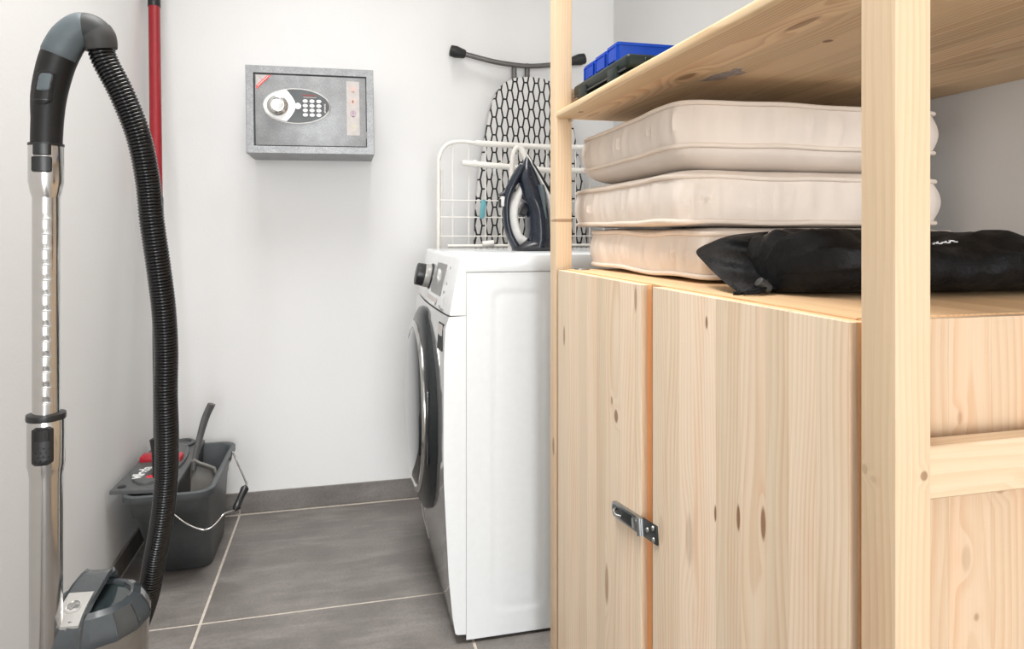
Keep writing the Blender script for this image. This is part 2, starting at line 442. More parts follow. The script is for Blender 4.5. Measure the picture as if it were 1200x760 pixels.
for (y0, y1) in ((.436, .456), (1.292, 1.312)):
    for z0 in (.108, .694, 1.1485, 1.70):
        wood('cross_rail', box(B(), PX1-.001, BX0+.001, y0, y1, z0, z0+.042, .0015, 1), M['pine_rail'], shelving, (.9, .8, .3+.2*random.random(), 1))
SZ0, SZ1 = 1.1262, 1.1415
SX0, SX1, SY0, SY1 = .408, .9612, .473, 1.2765
core = obj('shelf', box(B(), SX0+.004, SX1-.002, SY0+.001, SY1-.001, SZ1-.006, SZ1), M['pine_top'], shelving)
core.color = (.6, .5, .2, 1)
sxs = [SX0, .447, .495, .548, .597, .655, .712, .768, .826, .884, SX1]
for i in range(len(sxs)-1):
    bm = box(B(), sxs[i]+.00008, sxs[i+1]-.00008, SY0, SY1, SZ0, SZ1-.0055 if i else SZ1+.0004)
    if i == 0:
        es = [e for e in bm.edges if all(abs(v.co.x-sxs[0]-.00008) < 1e-5 for v in e.verts) and abs(e.verts[0].co.z-e.verts[1].co.z) < 1e-5]
        bmesh.ops.bevel(bm, geom=es, offset=.005, segments=4, profile=.5, affect='EDGES')
    wood('stave', bm, M['pine_shelf'], core, (.3+.6*random.random(), .5+.3*(random.random()-.5), .15+.3*random.random(), 1))
o = wood('shelf', box(B(), SX0, SX1, SY0, SY1, 1.71, 1.728, .004, 2), M['pine_shelf'], shelving, (.6, .5, .3, 1))  # unseen upper shelf, added to shade the wall behind
pl = [(.5085, .905), (.512, .893), (.509, .865), (.520, .835), (.517, .822), (.527, .818), (.533, .833), (.545, .838), (.546, .852), (.534, .868), (.541, .880), (.530, .893)]
tag(obj('paper_label', prism(B(), pl, lambda a, b_, t: (a, b_, t), SZ0-.0006, SZ0), M['paper'], shelving), 'torn remains of a grey paper label')
for (x, y) in ((.436, 1.262), (.436, .49), (.925, 1.262), (.925, .49)):
    obj('shelf_pin', tube(B(), [(x, y, SZ0-.003), (x, y+(.02 if y > .8 else -.02), SZ0-.003)], .003, 8), M['steel'], shelving)

# ---------------------------------------------------------------- cabinet
cab = thing('storage_cabinet', 'unpainted pine two-door cabinet with a metal hasp across its doors', 'cabinet', (.66, .87, 0))
CX0, CX1, CY0, CY1, CT = .4262, .908, .4735, 1.2665, .83
def staves_z(parent, ys_, x0, x1, z0, z1, mat, cols, bev_ends=.0):
    for i in range(len(ys_)-1):
        bm = box(B(), x0, x1, ys_[i]+.00006, ys_[i+1]-.00006, z0, z1)
        if i in (0, len(ys_)-2):
            yy = ys_[0]+.00006 if i == 0 else ys_[-1]-.00006
            es = [e for e in bm.edges if all(abs(v.co.y-yy) < 1e-5 and abs(v.co.x-x0) < 1e-5 for v in e.verts)]
            bmesh.ops.bevel(bm, geom=es, offset=.0015, segments=2, profile=.5, affect='EDGES')
        wood('stave', bm, mat, parent, cols[i])
def rc(tone, flat=.5):
    # core offset: flat -> rings seen as wide arches on a face with normal X
    return (tone, .5+(random.random()-.5)*.5 if flat > .5 else random.choice((.05, .95)), random.random(), 1)
DZ0, DZ1 = .03, .8285
door = obj('door', box(B(), .4172, .4255, .8490+.0005, .4788-.0005, DZ0, DZ1), M['pine_raw'], cab); door.color = (.8, .2, .8, 1)
ysn = [.4788, .520, .558, .594, .638, .687, .737, .773, .807, .849]
tn = [(.62, .1, .9), (.78, .95, .2), (.45, .55, .30), (.70, .40, .62), (.50, .52, .45), (.98, .9, .9), (.92, .1, .1), (.62, .85, .85), (.55, .15, .3)]
staves_z(door, ysn, .408, .4174, DZ0, DZ1, M['pine_door_near'], [(a, c, d, 1) for a, d, c in tn])
door2 = obj('door', box(B(), .4172, .4255, .8850+.0005, 1.2655-.0005, DZ0, DZ1), M['pine_raw'], cab); door2.color = (.8, .9, .4, 1)
ysf = [.885, .906, .958, 1.020, 1.058, 1.103, 1.142, 1.203, 1.2655]
tf = [(.60, .1, .8), (.80, .2, .9), (.58, .5, .25), (.35, .9, .9), (.68, .9, .2), (.42, .1, .1), (.60, .8, .85), (.50, .15, .35)]
staves_z(door2, ysf, .408, .4174, DZ0, DZ1, M['pine_door_far'], [(a, c, d, 1) for a, d, c in tf])
# top, end panels, back, bottom
top = obj('top_panel', box(B(), CX0, CX1, CY0+.0187, CY1-.001, CT-.018, CT-.009), M['pine_top'], cab); top.color = (.6, .5, .2, 1)
txs = [.4262, .470, .523, .575, .628, .676, .731, .785, .846, .908]
for i in range(len(txs)-1):
    wood('stave', box(B(), txs[i]+.00006, txs[i+1]-.00006, CY0+.0186, CY1, CT-.0092, CT), M['pine_top'], top, (.4+.5*random.random(), random.random(), .2+.3*random.random(), 1))
endp = obj('end_panel', box(B(), CX0+.001, CX1-.001, CY0+.009, CY0+.018, .03, CT-.001), M['pine_raw'], cab); endp.color = (.8, .3, .6, 1)
exs = [.4262, .470, .5035, .549, .602, .655, .702, .752, .806, .857, .908]
et = [(.8, .2, .9), (.75, .9, .1), (.9, .53, .28), (.82, .12, .12), (.85, .5, .3), (.8, .9, .9), (.7, .4, .2), (.9, .1, .8), (.8, .6, .3), (.7, .9, .9)]
for i in range(len(exs)-1):
    wood('stave', box(B(), exs[i]+.00006, exs[i+1]-.00006, CY0, CY0+.0092, .03, CT-.0002), M['pine_panel'], endp, (*et[i], 1))
o = obj('end_panel', box(B(), CX0, CX1, CY1-.018, CY1, .03, CT-.0185), M['pine_panel'], cab); o.color = (.7, .3, .6, 1)
o = obj('bottom_panel', box(B(), CX0, CX1, CY0+.0185, CY1-.0185, .03, .048), M['pine_top'], cab); o.color = (.7, .3, .6, 1)
o = obj('back_panel', box(B(), CX1-.008, CX1, CY0+.0185, CY1-.0185, .048, CT-.0185), M['pine_top'], cab); o.color = (.7, .3, .6, 1)
o = obj('divider_strip', box(B(), .4262, .444, .83, .90, .048, CT-.0185), M['pine_raw'], cab); o.color = (.8, .6, .6, 1)
obj('corner_bracket', box(B(), .440, .462, 1.235, 1.262, CT, CT+.002, .0005, 1), M['zinc'], cab)
for y in (.52, 1.22):
    for x in (.46, .86):
        obj('foot', lathe(B(), [(.014, 0), (.016, .004), (.012, .03)], (x, y, 0), 'Z', 16), M['black'], cab)
# hasp: runs down towards the near door
hu = Vector((0, -.1407, .0)); HA = Vector((.408, .9640, .4805)); HB = Vector((.408, .8335, .4935))
du = Vector((0, -1, .135)).normalized(); dv = Vector((0, .135, 1)).normalized()
def hp(a, b_, t): return HA + du*a + dv*b_ + Vector((-t, 0, 0))
hasp = obj('hasp_latch', prism(B(), [(-.007+.009*cos(t), .0115*sin(t)) for t in [pi/2+pi*k/10 for k in range(11)]] + [(.093, -.0115), (.093, .0115)], hp, .0005, .006, .0015), M['zinc'], cab)
tag(hasp, 'zinc-plated swivel hasp with a rounded end')
obj('slot_plate', prism(B(), [(-.003+.007*cos(t), .008*sin(t)) for t in [pi/2+pi*k/10 for k in range(11)]] + [(.062, -.008), (.062, .008)], hp, .0061, .0068, .0004), M['zincdark'], hasp)
obj('staple_loop', tube(B(), spline([hp(.006, .004, .006), hp(.010, .003, .012), hp(.018, -.001, .013), hp(.024, -.003, .007)], 5), .002, 8), M['chrome'], hasp)
obj('knuckle', tube(B(), [hp(.088, -.012, .006), hp(.088, .012, .006)], .0042, 10), M['zinc'], hasp)
obj('bridge', prism(B(), rrect(.066, .082, -.007, .007, .002), hp, .006, .0085, .0006), M['zinc'], hasp)
obj('hinge_leaf', prism(B(), rrect(.091, .1345, -.0125, .0125, .001), hp, .0003, .0024, .0005), M['zincdark'], hasp)
for a, b_ in ((.106, 0), (.124, .007), (.124, -.008)):
    obj('screw', lathe(B(), [(.0036, 0), (.003, .0012), (.0012, .0018), (0, .0018)], hp(a, b_, .0024), (Vector((0, 1, 0)), Vector((0, 0, 1)), Vector((-1, 0, 0))), 12), M['chrome'], hasp)

# ---------------------------------------------------------------- cushions
def cushion(cx, cy, z0, lx, ly, h, rot, seed, label, eb=.008, et=.008, tilt=0.0, drop=0.0):
    root = thing('seat_cushion', label, 'cushion', (cx, cy, z0), 'cream box cushions stacked on the cabinet')
    NA = 56
    out = []
    for s, (ax, ay) in enumerate(((1, -1), (1, 1), (-1, 1), (-1, -1))):
        bx_, by_ = ((1, 1), (-1, 1), (-1, -1), (1, -1))[s]
        for k in range(NA):
            t = k/NA
            out.append((ax+(bx_-ax)*t, ay+(by_-ay)*t))
    cr, sr = cos(rot), sin(rot)
    def P(u, v, f, z):
        # rounded square outline with softly pulled-in sides; f = scale from centre
        q = (abs(u)**14 + abs(v)**14)**(-1/14)
        x = u*q*f; y = v*q*f
        x *= 1 - .018*(1-abs(y)**2); y *= 1 - .018*(1-abs(x)**2)
        X = x*lx/2; Y = y*ly/2
        nz = noise.noise(Vector((X*9, Y*9, seed)))*(.0035 if f > .985 else .0012)
        zz = z + nz + tilt*Y + drop*abs(min(0, x*.5+y*.5))
        return Vector((cx + X*cr - Y*sr, cy + X*sr + Y*cr, z0 + zz))
    def side(u, v, f, z, amt):
        p = P(u, v, f, z)
        s_ = u if abs(v) > abs(u) else v
        puck = noise.noise(Vector((s_*22+seed*3.1, (0 if abs(v) > abs(u) else 7)+(1 if u+v > 0 else 3), z*6)))
        d = Vector((p.x-cx, p.y-cy, 0)).normalized()
        return p + d*(puck*.0105*amt)
    rings = []
    def under(e, z_at):
        # rolled edge between the seam and the flat face
        return [(.72 + .27*cos(t*pi/2), z_at(e*(1-sin(t*pi/2)))) for t in (1, .9, .75, .6, .45, .3, .15)]
    for f in (.02, .3, .55): rings.append([P(u, v, f, .0) for u, v in out])
    for f, z in under(eb, lambda q: eb-q): rings.append([P(u, v, f, eb-z) for u, v in out])
    rings.append([P(u, v, .990, eb) for u, v in out])
    for k in range(1, 10):
        t = k/10; bul = sin(pi*t)
        rings.append([side(u, v, .990+.024*bul, eb + (h-eb-et)*t, bul) for u, v in out])
    rings.append([P(u, v, .990, h-et) for u, v in out])
    for f, z in under(et, lambda q: et-q)[::-1]: rings.append([P(u, v, f, h-et+z) for u, v in out])
    for f in (.55, .3, .02): rings.append([P(u, v, f, h) for u, v in out])
    obj('cover', loft(B(), rings), M['cream'], root, smooth=80)
    for z in (eb, h-et):
        obj('piping', tube(B(), [P(u, v, .999, z) for u, v in out[::2]], .0037, 8, closed=True), M['piping'], root, smooth=80)
    return root
cushion(.7120, 1.083, .8330, .455, .445, .0770, R(1.5), 1.3, 'cream box cushion resting flat on the cabinet top, lowest of the stack of three', .006, .009)
cushion(.6930, 1.114, .9110, .456, .492, .0860, R(-1.0), 4.7, 'cream box cushion in the middle of the stack, between two others', .007, .014)
cushion(.6945, 1.101, .9980, .450, .462, .0985, R(-2.0), 8.2, 'cream box cushion on top of the stack, just under the pine shelf', .030, .007)

# ---------------------------------------------------------------- black bag
bag = thing('drawstring_bag', 'black nylon drawstring bag lying on the cabinet in front of the cushions', 'bag', (.70, .72, .83))
def bagring(c, a, h, lean, seed, N=64, sq=2.6):
    cx_, cy_ = c; r = []
    for k in range(N):
        t = 2*pi*k/N
        ca, sa = cos(t), sin(t)
        q = (abs(ca)**sq + abs(sa)**sq)**(-1/sq)
        y = ca*q*a; z = sa*q*h/2 + h/2
        n1 = noise.noise(Vector((cx_*16, y*20+seed, z*24)))
        n2 = 1-abs(noise.noise(Vector((cx_*30+3, y*26, z*40+seed))))*2
        g_ = max(0, min(1, (.60-cx_)/.09))
        dz = (n1*.007 + n2*.0055 + g_*.004*sin(t*9+cx_*25))*min(1, z/.02)
        r.append(Vector((cx_ + lean*(z-h/2) + n1*.003, cy_ + y - n1*.004, .8312 + max(0, z+dz))))
    return r
secs = [(.490, .726, .014, .036, 0), (.496, .724, .040, .059, 0), (.508, .718, .066, .0685, 0), (.530, .712, .082, .0705, 0), (.56, .708, .090, .0685, 0), (.60, .708, .098, .066, 0), (.64, .708, .099, .062, 0),
        (.68, .704, .100, .057, 0), (.71, .700, .100, .058, 0), (.74, .697, .099, .066, 0), (.77, .695, .097, .067, 0), (.81, .694, .094, .058, 0), (.85, .694, .090, .052, 0), (.89, .694, .082, .048, 0), (.915, .694, .060, .04, 0), (.925, .694, .03, .022, 0)]
rings = []
for (a0, b0) in zip(secs, secs[1:]):
    for k in range(4):
        t = k/4; v = [p+(q-p)*t for p, q in zip(a0, b0)]
        rings.append(bagring((v[0], v[1]), v[2], v[3], v[4], 2.2))
rings.append(bagring(secs[-1][:2], secs[-1][2], secs[-1][3], 0, 2.2))
obj('body', loft(B(), rings), M['nylon'], bag, smooth=80)
# flared mouth beyond the drawn neck: an open frill fanning out towards the tip
tip = Vector((.468, .838, .8775)); low = Vector((.449, .706, .8325)); hi1 = Vector((.540, .778, .9045)); neck = Vector((.496, .722, .848))
edge = spline([low, Vector((.449, .745, .846)), Vector((.456, .795, .863)), tip, Vector((.484, .826, .890)), Vector((.503, .805, .8995)), hi1], 8)
NR = 12; front = []; back = []
for j, p in enumerate(edge):
    f = j/(len(edge)-1); col = []; colb = []
    nk = Vector((.500+.022*f, .700+.070*f, .8365+.0625*f))
    for i in range(NR+1):
        t = i/NR; q = nk.lerp(p, t)
        w_ = .006*sin(f*pi*5+1)*sin(pi*min(1, t*1.1)) + .014*sin(pi*t)*sin(pi*f)
        q = q + Vector((-.75, -.55, .12))*w_
        q.z = max(q.z, .8325)
        col.append(q); colb.append(q + Vector((.55, .35, -.2))*(.010*sin(pi*t) + .0015)*(.2+sin(pi*f)))
    front.append(col); back.append([Vector((q.x, q.y, max(q.z, .8318))) for q in colb])
b = B(); loft(b, front, closed=False); loft(b, back, closed=False)
n_ = len(front)
ring1 = [front[i][NR] for i in range(n_)]; ring2 = [back[i][NR] for i in range(n_)]
loft(b, [ring1, ring2], closed=False, cap=False)
bmesh.ops.remove_doubles(b, verts=b.verts[:], dist=.0002)
obj('mouth_frill', b, M['nylon'], bag, smooth=80)
obj('cord_stopper', lathe(B(), [(.002, -.009), (.006, -.008), (.0068, 0), (.006, .008), (.002, .009)], (.478, .700, .841), (Vector((0, 1, 0)), Vector((.6, 0, .8)), Vector((-.8, 0, .6))), 14), M['cuff'], bag)
obj('drawcord', tube(B(), spline([(.488, .704, .846), (.478, .698, .840), (.466, .696, .836), (.456, .698, .834), (.447, .700, .8325), (.440, .703, .8325)], 5), .0022, 8), M['nylon'], bag)
obj('drawcord', tube(B(), spline([(.488, .704, .844), (.476, .694, .838), (.464, .690, .834), (.452, .692, .833), (.447, .693, .8325)], 5), .0018, 8), M['nylon'], bag)
for x0, n_ in ((.588, 2), (.668, 6)):
    b = B()
    for k in range(n_):
        x1 = x0 + k*.0058; z1 = .8890 + (.0005*k); hh = (.0022, .0030, .0018, .0026, .0031, .0020)[k]
        box(b, x1, x1+.0016, .6488, .6502, z1, z1+hh); box(b, x1, x1+.0062, .6488, .6502, z1+(0 if k % 2 else hh*.6), z1+(0 if k % 2 else hh*.6)+.0010)
    tag(obj('label_print', b, M['white'], bag), 'small white print on the bag')

# ---------------------------------------------------------------- tool case and bins on the shelf
case = thing('tool_case', 'dark green plastic tool case lying flat on the pine shelf', 'toolbox', (.59, 1.128, SZ1))
KX0, KX1, KY0, KY1, KZ0, KZ1 = .436, .74, .999, 1.256, SZ1+.0005, 1.1875
obj('base', box(B(), KX0+.004, KX1, KY0, KY1, KZ0, KZ0+.021, .006, 3), M['case'], case)
obj('lid', box(B(), KX0, KX1, KY0-.002, KY1+.002, KZ0+.0225, KZ1, .007, 3), M['case'], case)
for y in (1.055, 1.20):
    obj('latch', box(B(), KX0-.003, KX0+.006, y-.020, y+.020, KZ0+.008, KZ0+.034, .002, 2), M['case'], case)
obj('hinge_seam', box(B(), KX0-.0008, KX0+.002, KY0+.004, KY1-.004, KZ0+.0205, KZ0+.0235), M['black'], case)
for k in range(12):
    obj('rib', box(B(), KX0+.030+k*.011, KX0+.034+k*.011, KY0-.0045, KY0, KZ0+.028, KZ1-.006, .001, 1), M['case'], case)
def bin_(y0, y1, h, label):
    r = thing('storage_bin', label, 'bin', (.53, (y0+y1)/2, KZ1), 'blue bins on the tool case')
    x0, x1, z0 = .463, .625, KZ1+.0006
    rings = []
    for (ins, z) in ((.004, z0), (.0012, z0+h-.006), (.0012, z0+h-.0055), (0, z0+h-.005), (0, z0+h), (.003, z0+h), (.0035, z0+h-.006), (.006, z0+.003)):
        rings.append([(a, b_, z) for a, b_ in rrect(x0+ins, x1-ins, y0+ins, y1-ins, .004, 3)])
    obj('body', loft(B(), rings), M['blue'], r)
    for yy in (y0+.006, y1-.006):
        obj('rib', box(B(), x0-.002, x0+.003, yy-.0015, yy+.0015, z0+.002, z0+h-.004), M['blue'], r)
    obj('front_lip', prism(B(), rrect(y0+.010, y1-.010, z0+h*.35, z0+h*.8, .003, 3), lambda a, b_, t: (t, a, b_), x0-.001, x0+.001), M['blue'], r)
    return r
bin_(1.0985, 1.150, .046, 'blue plastic bin on the tool case, tallest of three, showing its long side')
bin_(1.1515, 1.209, .0435, 'blue plastic bin on the tool case, middle of three')
bin_(1.2105, 1.270, .041, 'blue plastic bin on the tool case, beside the far post')

# ---------------------------------------------------------------- washing machine
wm = thing('washing_machine', 'white front-loading washing machine with dark round door, behind the pine shelving', 'washing machine', (.55, 1.77, 0))
WX0, WX1, WY0, WY1 = .264, .84, 1.47, 2.07
b = B(); box(b, WX0+.003, WX1, WY0+.006, WY1, .010, .813)
obj('casing', b, M['enamel'], wm)
def sdr(x, z, x0, x1, z0, z1, r):
    dx = max(abs(x-(x0+x1)/2)-(x1-x0)/2+r, 0); dz = max(abs(z-(z0+z1)/2)-(z1-z0)/2+r, 0)
    return math.hypot(dx, dz) + min(max(abs(x-(x0+x1)/2)-(x1-x0)/2+r, abs(z-(z0+z1)/2)-(z1-z0)/2+r), 0) - r
def ss(a, b_, x):
    t = min(1, max(0, (x-a)/(b_-a))); return t*t*(3-2*t)
b = B(); cols = []
zs = [.0075+(.8061)*k/180 for k in range(181)]
xs_ = [.2628+(.84-.2628)*k/150 for k in range(151)]
for z in zs:
    row = []
    for x in xs_:
        d = sdr(x, z, .322, .440, .062, .772, .022)
        y = WY0 + .0014*(ss(.008, -.008, d))
        d2 = sdr(x, z, .335, .428, .078, .757, .016); y -= .0005*ss(.008, -.008, d2)
        d3 = sdr(x, z, .47, .78, .062, .772, .022); y += .0035*ss(.004, -.004, d3)
        row.append((x, y, z))
    cols.append(row)
loft(b, cols, closed=False)
obj('side_panel', b, M['enamel'], wm, smooth=60)
obj('top_panel', box(B(), .2605, WX1, WY0-.0012, WY1+.0012, .8145, .8520, .0012, 2), M['enamel'], wm)
prof = [(.020, .262), (.0215, .241), (.025, .2365), (.06, .2305), (.15, .222), (.28, .215), (.367, .211), (.45, .2105), (.534, .211), (.62, .2115), (.692, .2145), (.7175, .2225), (.7190, .262)]
prof2 = [(.7196, .262), (.7203, .225), (.724, .224), (.79, .2365), (.842, .2475), (.8500, .2500), (.852, .2535), (.852, .2622), (.80, .2622)]
def bul(y, z):
    k = 1-((y-1.77)/.301)**2
    return .010*k*ss(0, .2, z)*(1 - ss(.72, .85, z)*.7)
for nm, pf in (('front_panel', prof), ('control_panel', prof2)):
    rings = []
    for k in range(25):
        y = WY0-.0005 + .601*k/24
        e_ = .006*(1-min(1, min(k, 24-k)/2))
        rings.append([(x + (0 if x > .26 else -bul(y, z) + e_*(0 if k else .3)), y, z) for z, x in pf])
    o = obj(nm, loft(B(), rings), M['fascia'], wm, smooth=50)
    if nm == 'control_panel': cp = o
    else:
        fp = o; o.data.materials.clear(); o.data.materials.append(M['shadedfront']); o.data.materials.append(M['enamel'])
        for p_ in o.data.polygons: p_.material_index = 1 if abs(p_.normal.y) > .75 or p_.center.y < WY0-1.77+.001 else 0  # near end keeps the white enamel, without the painted shade
# control panel frame of reference: slanted face
def CPt(y, s, t=0):
    z = .724 + s*.1205; x = .224 + s*.0243 - bul(y, z)
    return Vector((x-.9803*t, y, z+.1977*t))
knob_c = CPt(1.815, .50, 0)
AX = (Vector((0, 1, 0)), Vector((.1977, 0, .9803)), Vector((-.9803, 0, .1977)))
kn = obj('program_knob', lathe(B(), [(.0345, 0), (.0345, .004), (.032, .005)], knob_c, AX, 36), M['black'], cp)
kb = obj('program_dial', lathe(B(), [(.030, .004), (.0315, .006), (.0315, .020), (.030, .0212)], knob_c, AX, 36), M['silver'], cp)
obj('dial_cap', lathe(B(), [(.0302, .021), (.0305, .022), (.0292, .0405), (.027, .042), (0, .042)], knob_c, AX, 36), M['black'], cp)
b = B(); 
def cprect(bm, y0, y1, s0, s1, t0, t1, r=.002):
    return prism(bm, rrect(y0, y1, s0*.12, s1*.12, r, 3), lambda a, b_, t: CPt(a, b_/.12, t), t0, t1)
obj('display', cprect(b, 1.600, 1.752, .22, .84, .0002, .0012), M['display'], cp)
obj('display_strip', cprect(B(), 1.63, 1.79, .06, .15, .0002, .001), M['stickpale'], cp)
for (y, s) in ((1.555, .80), (1.552, .50), (1.566, .33), (1.640, .045), (1.585, .04)):
    obj('button', lathe(B(), [(.0035, 0), (.0035, .0012), (0, .0016)], CPt(y, s, 0), AX, 10), M['greymark'], cp)
for s0, s1 in ((.55, .75), (.10, .28)):
    obj('print_line', cprect(B(), 1.545, 1.547, s0, s1, 0, .0006, .0005), M['stickpale'], cp)
b = B()
for k in range(6): prism(b, [(1.535+k*.007, .012), (1.540+k*.007, .012), (1.540+k*.007, .0175), (1.535+k*.007, .0175)], lambda a, b_, t: CPt(a, (b_-.012)/.12-.02, t), 0, .0006)
obj('printed_mark', b, M['greymark'], cp)
# energy strip on the front panel
def FPt(y, z, t=0):
    xs2 = None
    for (za, xa), (zb, xb) in zip(prof, prof[1:]):
        if za <= z <= zb: xs2 = xa+(xb-xa)*(z-za)/(zb-za); break
    return Vector((xs2 - bul(y, z) - t, y, z))
obj('info_strip', prism(B(), [(1.486, .640), (1.538, .640), (1.538, .700), (1.486, .700)], lambda a, b_, t: FPt(a, b_, t), .0001, .0012), M['rubber'], fp)
obj('strip_label', prism(B(), [(1.489, .680), (1.535, .680), (1.535, .697), (1.489, .697)], lambda a, b_, t: FPt(a, b_, t), .0012, .0016), M['stickpale'], fp)
# lower service flap
b = B()
fl = rrect(1.83, 2.02, .07, .20, .02)
pts = [FPt(a, c_, .0008) for a, c_ in fl]
obj('service_flap', tube(b, pts, .0009, 6, closed=True), M['stickpale'], fp)
DC = (.2015, 1.775, .455)
NX = (Vector((0, 1, 0)), Vector((0, 0, 1)), Vector((-1, 0, 0)))
dr = obj('door', lathe(B(), [(.252, -.012), (.255, -.004), (.252, .004), (.238, .012), (.224, .017), (.214, .0185)], DC, NX, 72), M['doorring'], wm)
obj('chrome_rim', lathe(B(), [(.216, .014), (.2165, .021), (.211, .0255), (.202, .025), (.198, .018)], DC, NX, 72), M['chrome'], dr)
obj('window_bowl', lathe(B(), [(.202, .016), (.198, .022), (.180, .029), (.150, .034), (.10, .038), (.05, .040), (0, .0405)], DC, NX, 72), M['doorglass'], dr)
obj('door_handle', prism(B(), rrect(1.545, 1.575, .37, .54, .012), lambda a, b_, t: (.1885-t*.6, a, b_), 0, .004, .001), M['doorglass'], dr)
for x in (.30, .78):
    for y in (1.51, 2.03):
        obj('foot', lathe(B(), [(.0, 0), (.020, 0), (.022, .003), (.018, .0065), (.010, .007), (.010, .0105)], (x, y, 0), 'Z', 18), M['black'], wm)

# ---------------------------------------------------------------- safe
safe = thing('wall_safe', 'small grey steel safe with a keypad, mounted on the white wall', 'safe', (-.0928, 2.2212, 1.2665))
SC = Vector((-.0928, 2.12, 1.2665)); ROT = R(.7)
def SP(a, b_, t=0):   # a right, b up from the front's centre, t towards the viewer
    return Vector((SC.x + a*cos(ROT) - b_*sin(ROT), SC.y - t, SC.z + a*sin(ROT) + b_*cos(ROT)))
def sbox(a0, a1, b0, b1, t0, t1, bev=0):
    bm = box(B(), a0, a1, b0, b1, t0, t1, bev)
    for v in bm.verts: v.co = SP(v.co.x, v.co.y, v.co.z)
    return bm
W2, H2 = .184, .1295
sb = obj('body', sbox(-W2, W2, -H2, H2, -.200, -.012), M['safe'], safe)
def frame(a, b_, a2, b2, t0, t1):
    bm = B()
    o1 = [(-a, -b_), (a, -b_), (a, b_), (-a, b_)]; i1 = [(-a2, -b2), (a2, -b2), (a2, b2), (-a2, b2)]
    loft(bm, [[SP(*p, t0) for p in o1], [SP(*p, t1-.0015) for p in o1], [SP(p[0]*.9935, p[1]*.9915, t1) for p in o1], [SP(p[0]*1.004, p[1]*1.006, t1) for p in i1], [SP(*p, t1-.001) for p in i1], [SP(*p, t0) for p in i1]], cap=False)
    return bm
obj('front_frame', frame(W2, H2, .1625, .1075, -.012, 0), M['safe'], safe, smooth=20)
obj('door_gap', sbox(-.1625, .1625, -.1075, .1075, -.0119, -.0095), M['black'], safe)
sd = obj('door', sbox(-.1580, .1605, -.1055, .1030, -.0094, -.0015, .001), M['safe'], safe)
def splate(poly, t0, t1, mat, name, par, bev=0): return obj(name, prism(B(), poly, SP, t0, t1, bev), mat, par)
OC = (-.041, .0115)
splate(ellipse(*OC, .0975, .0530, 56), -.0015, .0035, M['silver'], 'keypad_bezel', sd, .0015)
kp = splate(ellipse(OC[0], OC[1], .0935, .0495, 56), .0035, .0065, M['keypad'], 'keypad', sd, .001)
white = [(OC[0]+.0935*cos(t), OC[1]+.0495*sin(t)) for t in [pi*.60+pi*.80*k/30 for k in range(31)]]
# right edge of the white half bulges to the right, as an arc
p0, p1 = white[-1], white[0]
arc = [(p0[0] + (p1[0]-p0[0])*k/16 + .026*sin(pi*k/16), p0[1] + (p1[1]-p0[1])*k/16) for k in range(1, 16)]
splate(white + arc, .0064, .0085, M['keywhite'], 'white_cover', kp, .0008)
kc = SP(-.0945, .0105)
SNX = (SP(1, 0)-SC, SP(0, 1)-SC, Vector((0, -1, 0)))
SNX = ((SP(1, 0)-SP(0, 0)), (SP(0, 1)-SP(0, 0)), Vector((0, -1, 0)))
obj('knob', lathe(B(), [(.030, .0085), (.030, .012), (.0265, .0135), (.0255, .030), (.0235, .032), (.018, .0325), (.016, .0305), (0, .0300)], kc, SNX, 40), M['chrome'], sd)
obj('lock_cover', lathe(B(), [(.0095, .006), (.0095, .0098), (.0085, .0105), (.006, .0105), (.0055, .0095), (0, .0095)], SP(-.0375, .0105), SNX, 24), M['keywhite'], sd)
for r in range(4):
    for c_ in range(3):
        splate(ellipse(-.0165+c_*.0195, .0265-r*.0138, .0074, .0052, 16), .0065, .0085, M['keywhite'], 'key', kp, .0006)
for r in range(4):
    for c_ in range(3):
        s = '1234567890'[r*3+c_] if r < 3 else 'C0E'[c_]
        text('key_number', s, M['greymark'], .0062, basis(SP(-.0165+c_*.0195, .0265-r*.0138, .0088), SNX[0], SNX[1]), kp, .0001)
text('keypad_lettering', 'phoenix', M['white'], .0085, basis(SP(.0395, .0065, .0067), SNX[1], -Vector(SNX[0])), kp, .0001)
splate(rrect(-.024, .012, .0415, .0455, .0005, 2), .0064, .0068, M['redprint'], 'red_print', kp)
splate(rrect(-.022, .016, .0372, .0385, .0003, 2), .0064, .0068, M['stickpale'], 'white_print', kp)
st = splate([(-.155, .101), (-.114, .101), (-.155, .060)], -.0015, -.0011, M['stickpale'], 'corner_sticker', sd)
splate([(-.112, .101), (-.124, .101), (-.155, .070), (-.155, .058)], -.0012, -.0007, M['stickred'], 'red_band', sd)
b = B()
for k in range(9):
    c0 = (-.150+k*.0034, .0685+k*.0034)
    prism(b, [(c0[0], c0[1]), (c0[0]+.0022, c0[1]+.0022), (c0[0]+.0010, c0[1]+.0034), (c0[0]-.0012, c0[1]+.0012)], SP, -.0008, -.0004)
obj('sticker_print', b, M['white'], sd)
splate([(-.148, .096), (-.146, .097), (-.137, .088), (-.139, .086)], -.0011, -.0008, M['iconmauve'], 'sticker_mark', sd)
strip = splate(rrect(.1035, .1415, -.0715, .092, .002), -.0015, -.0010, M['stickpale'], 'icon_strip', sd)
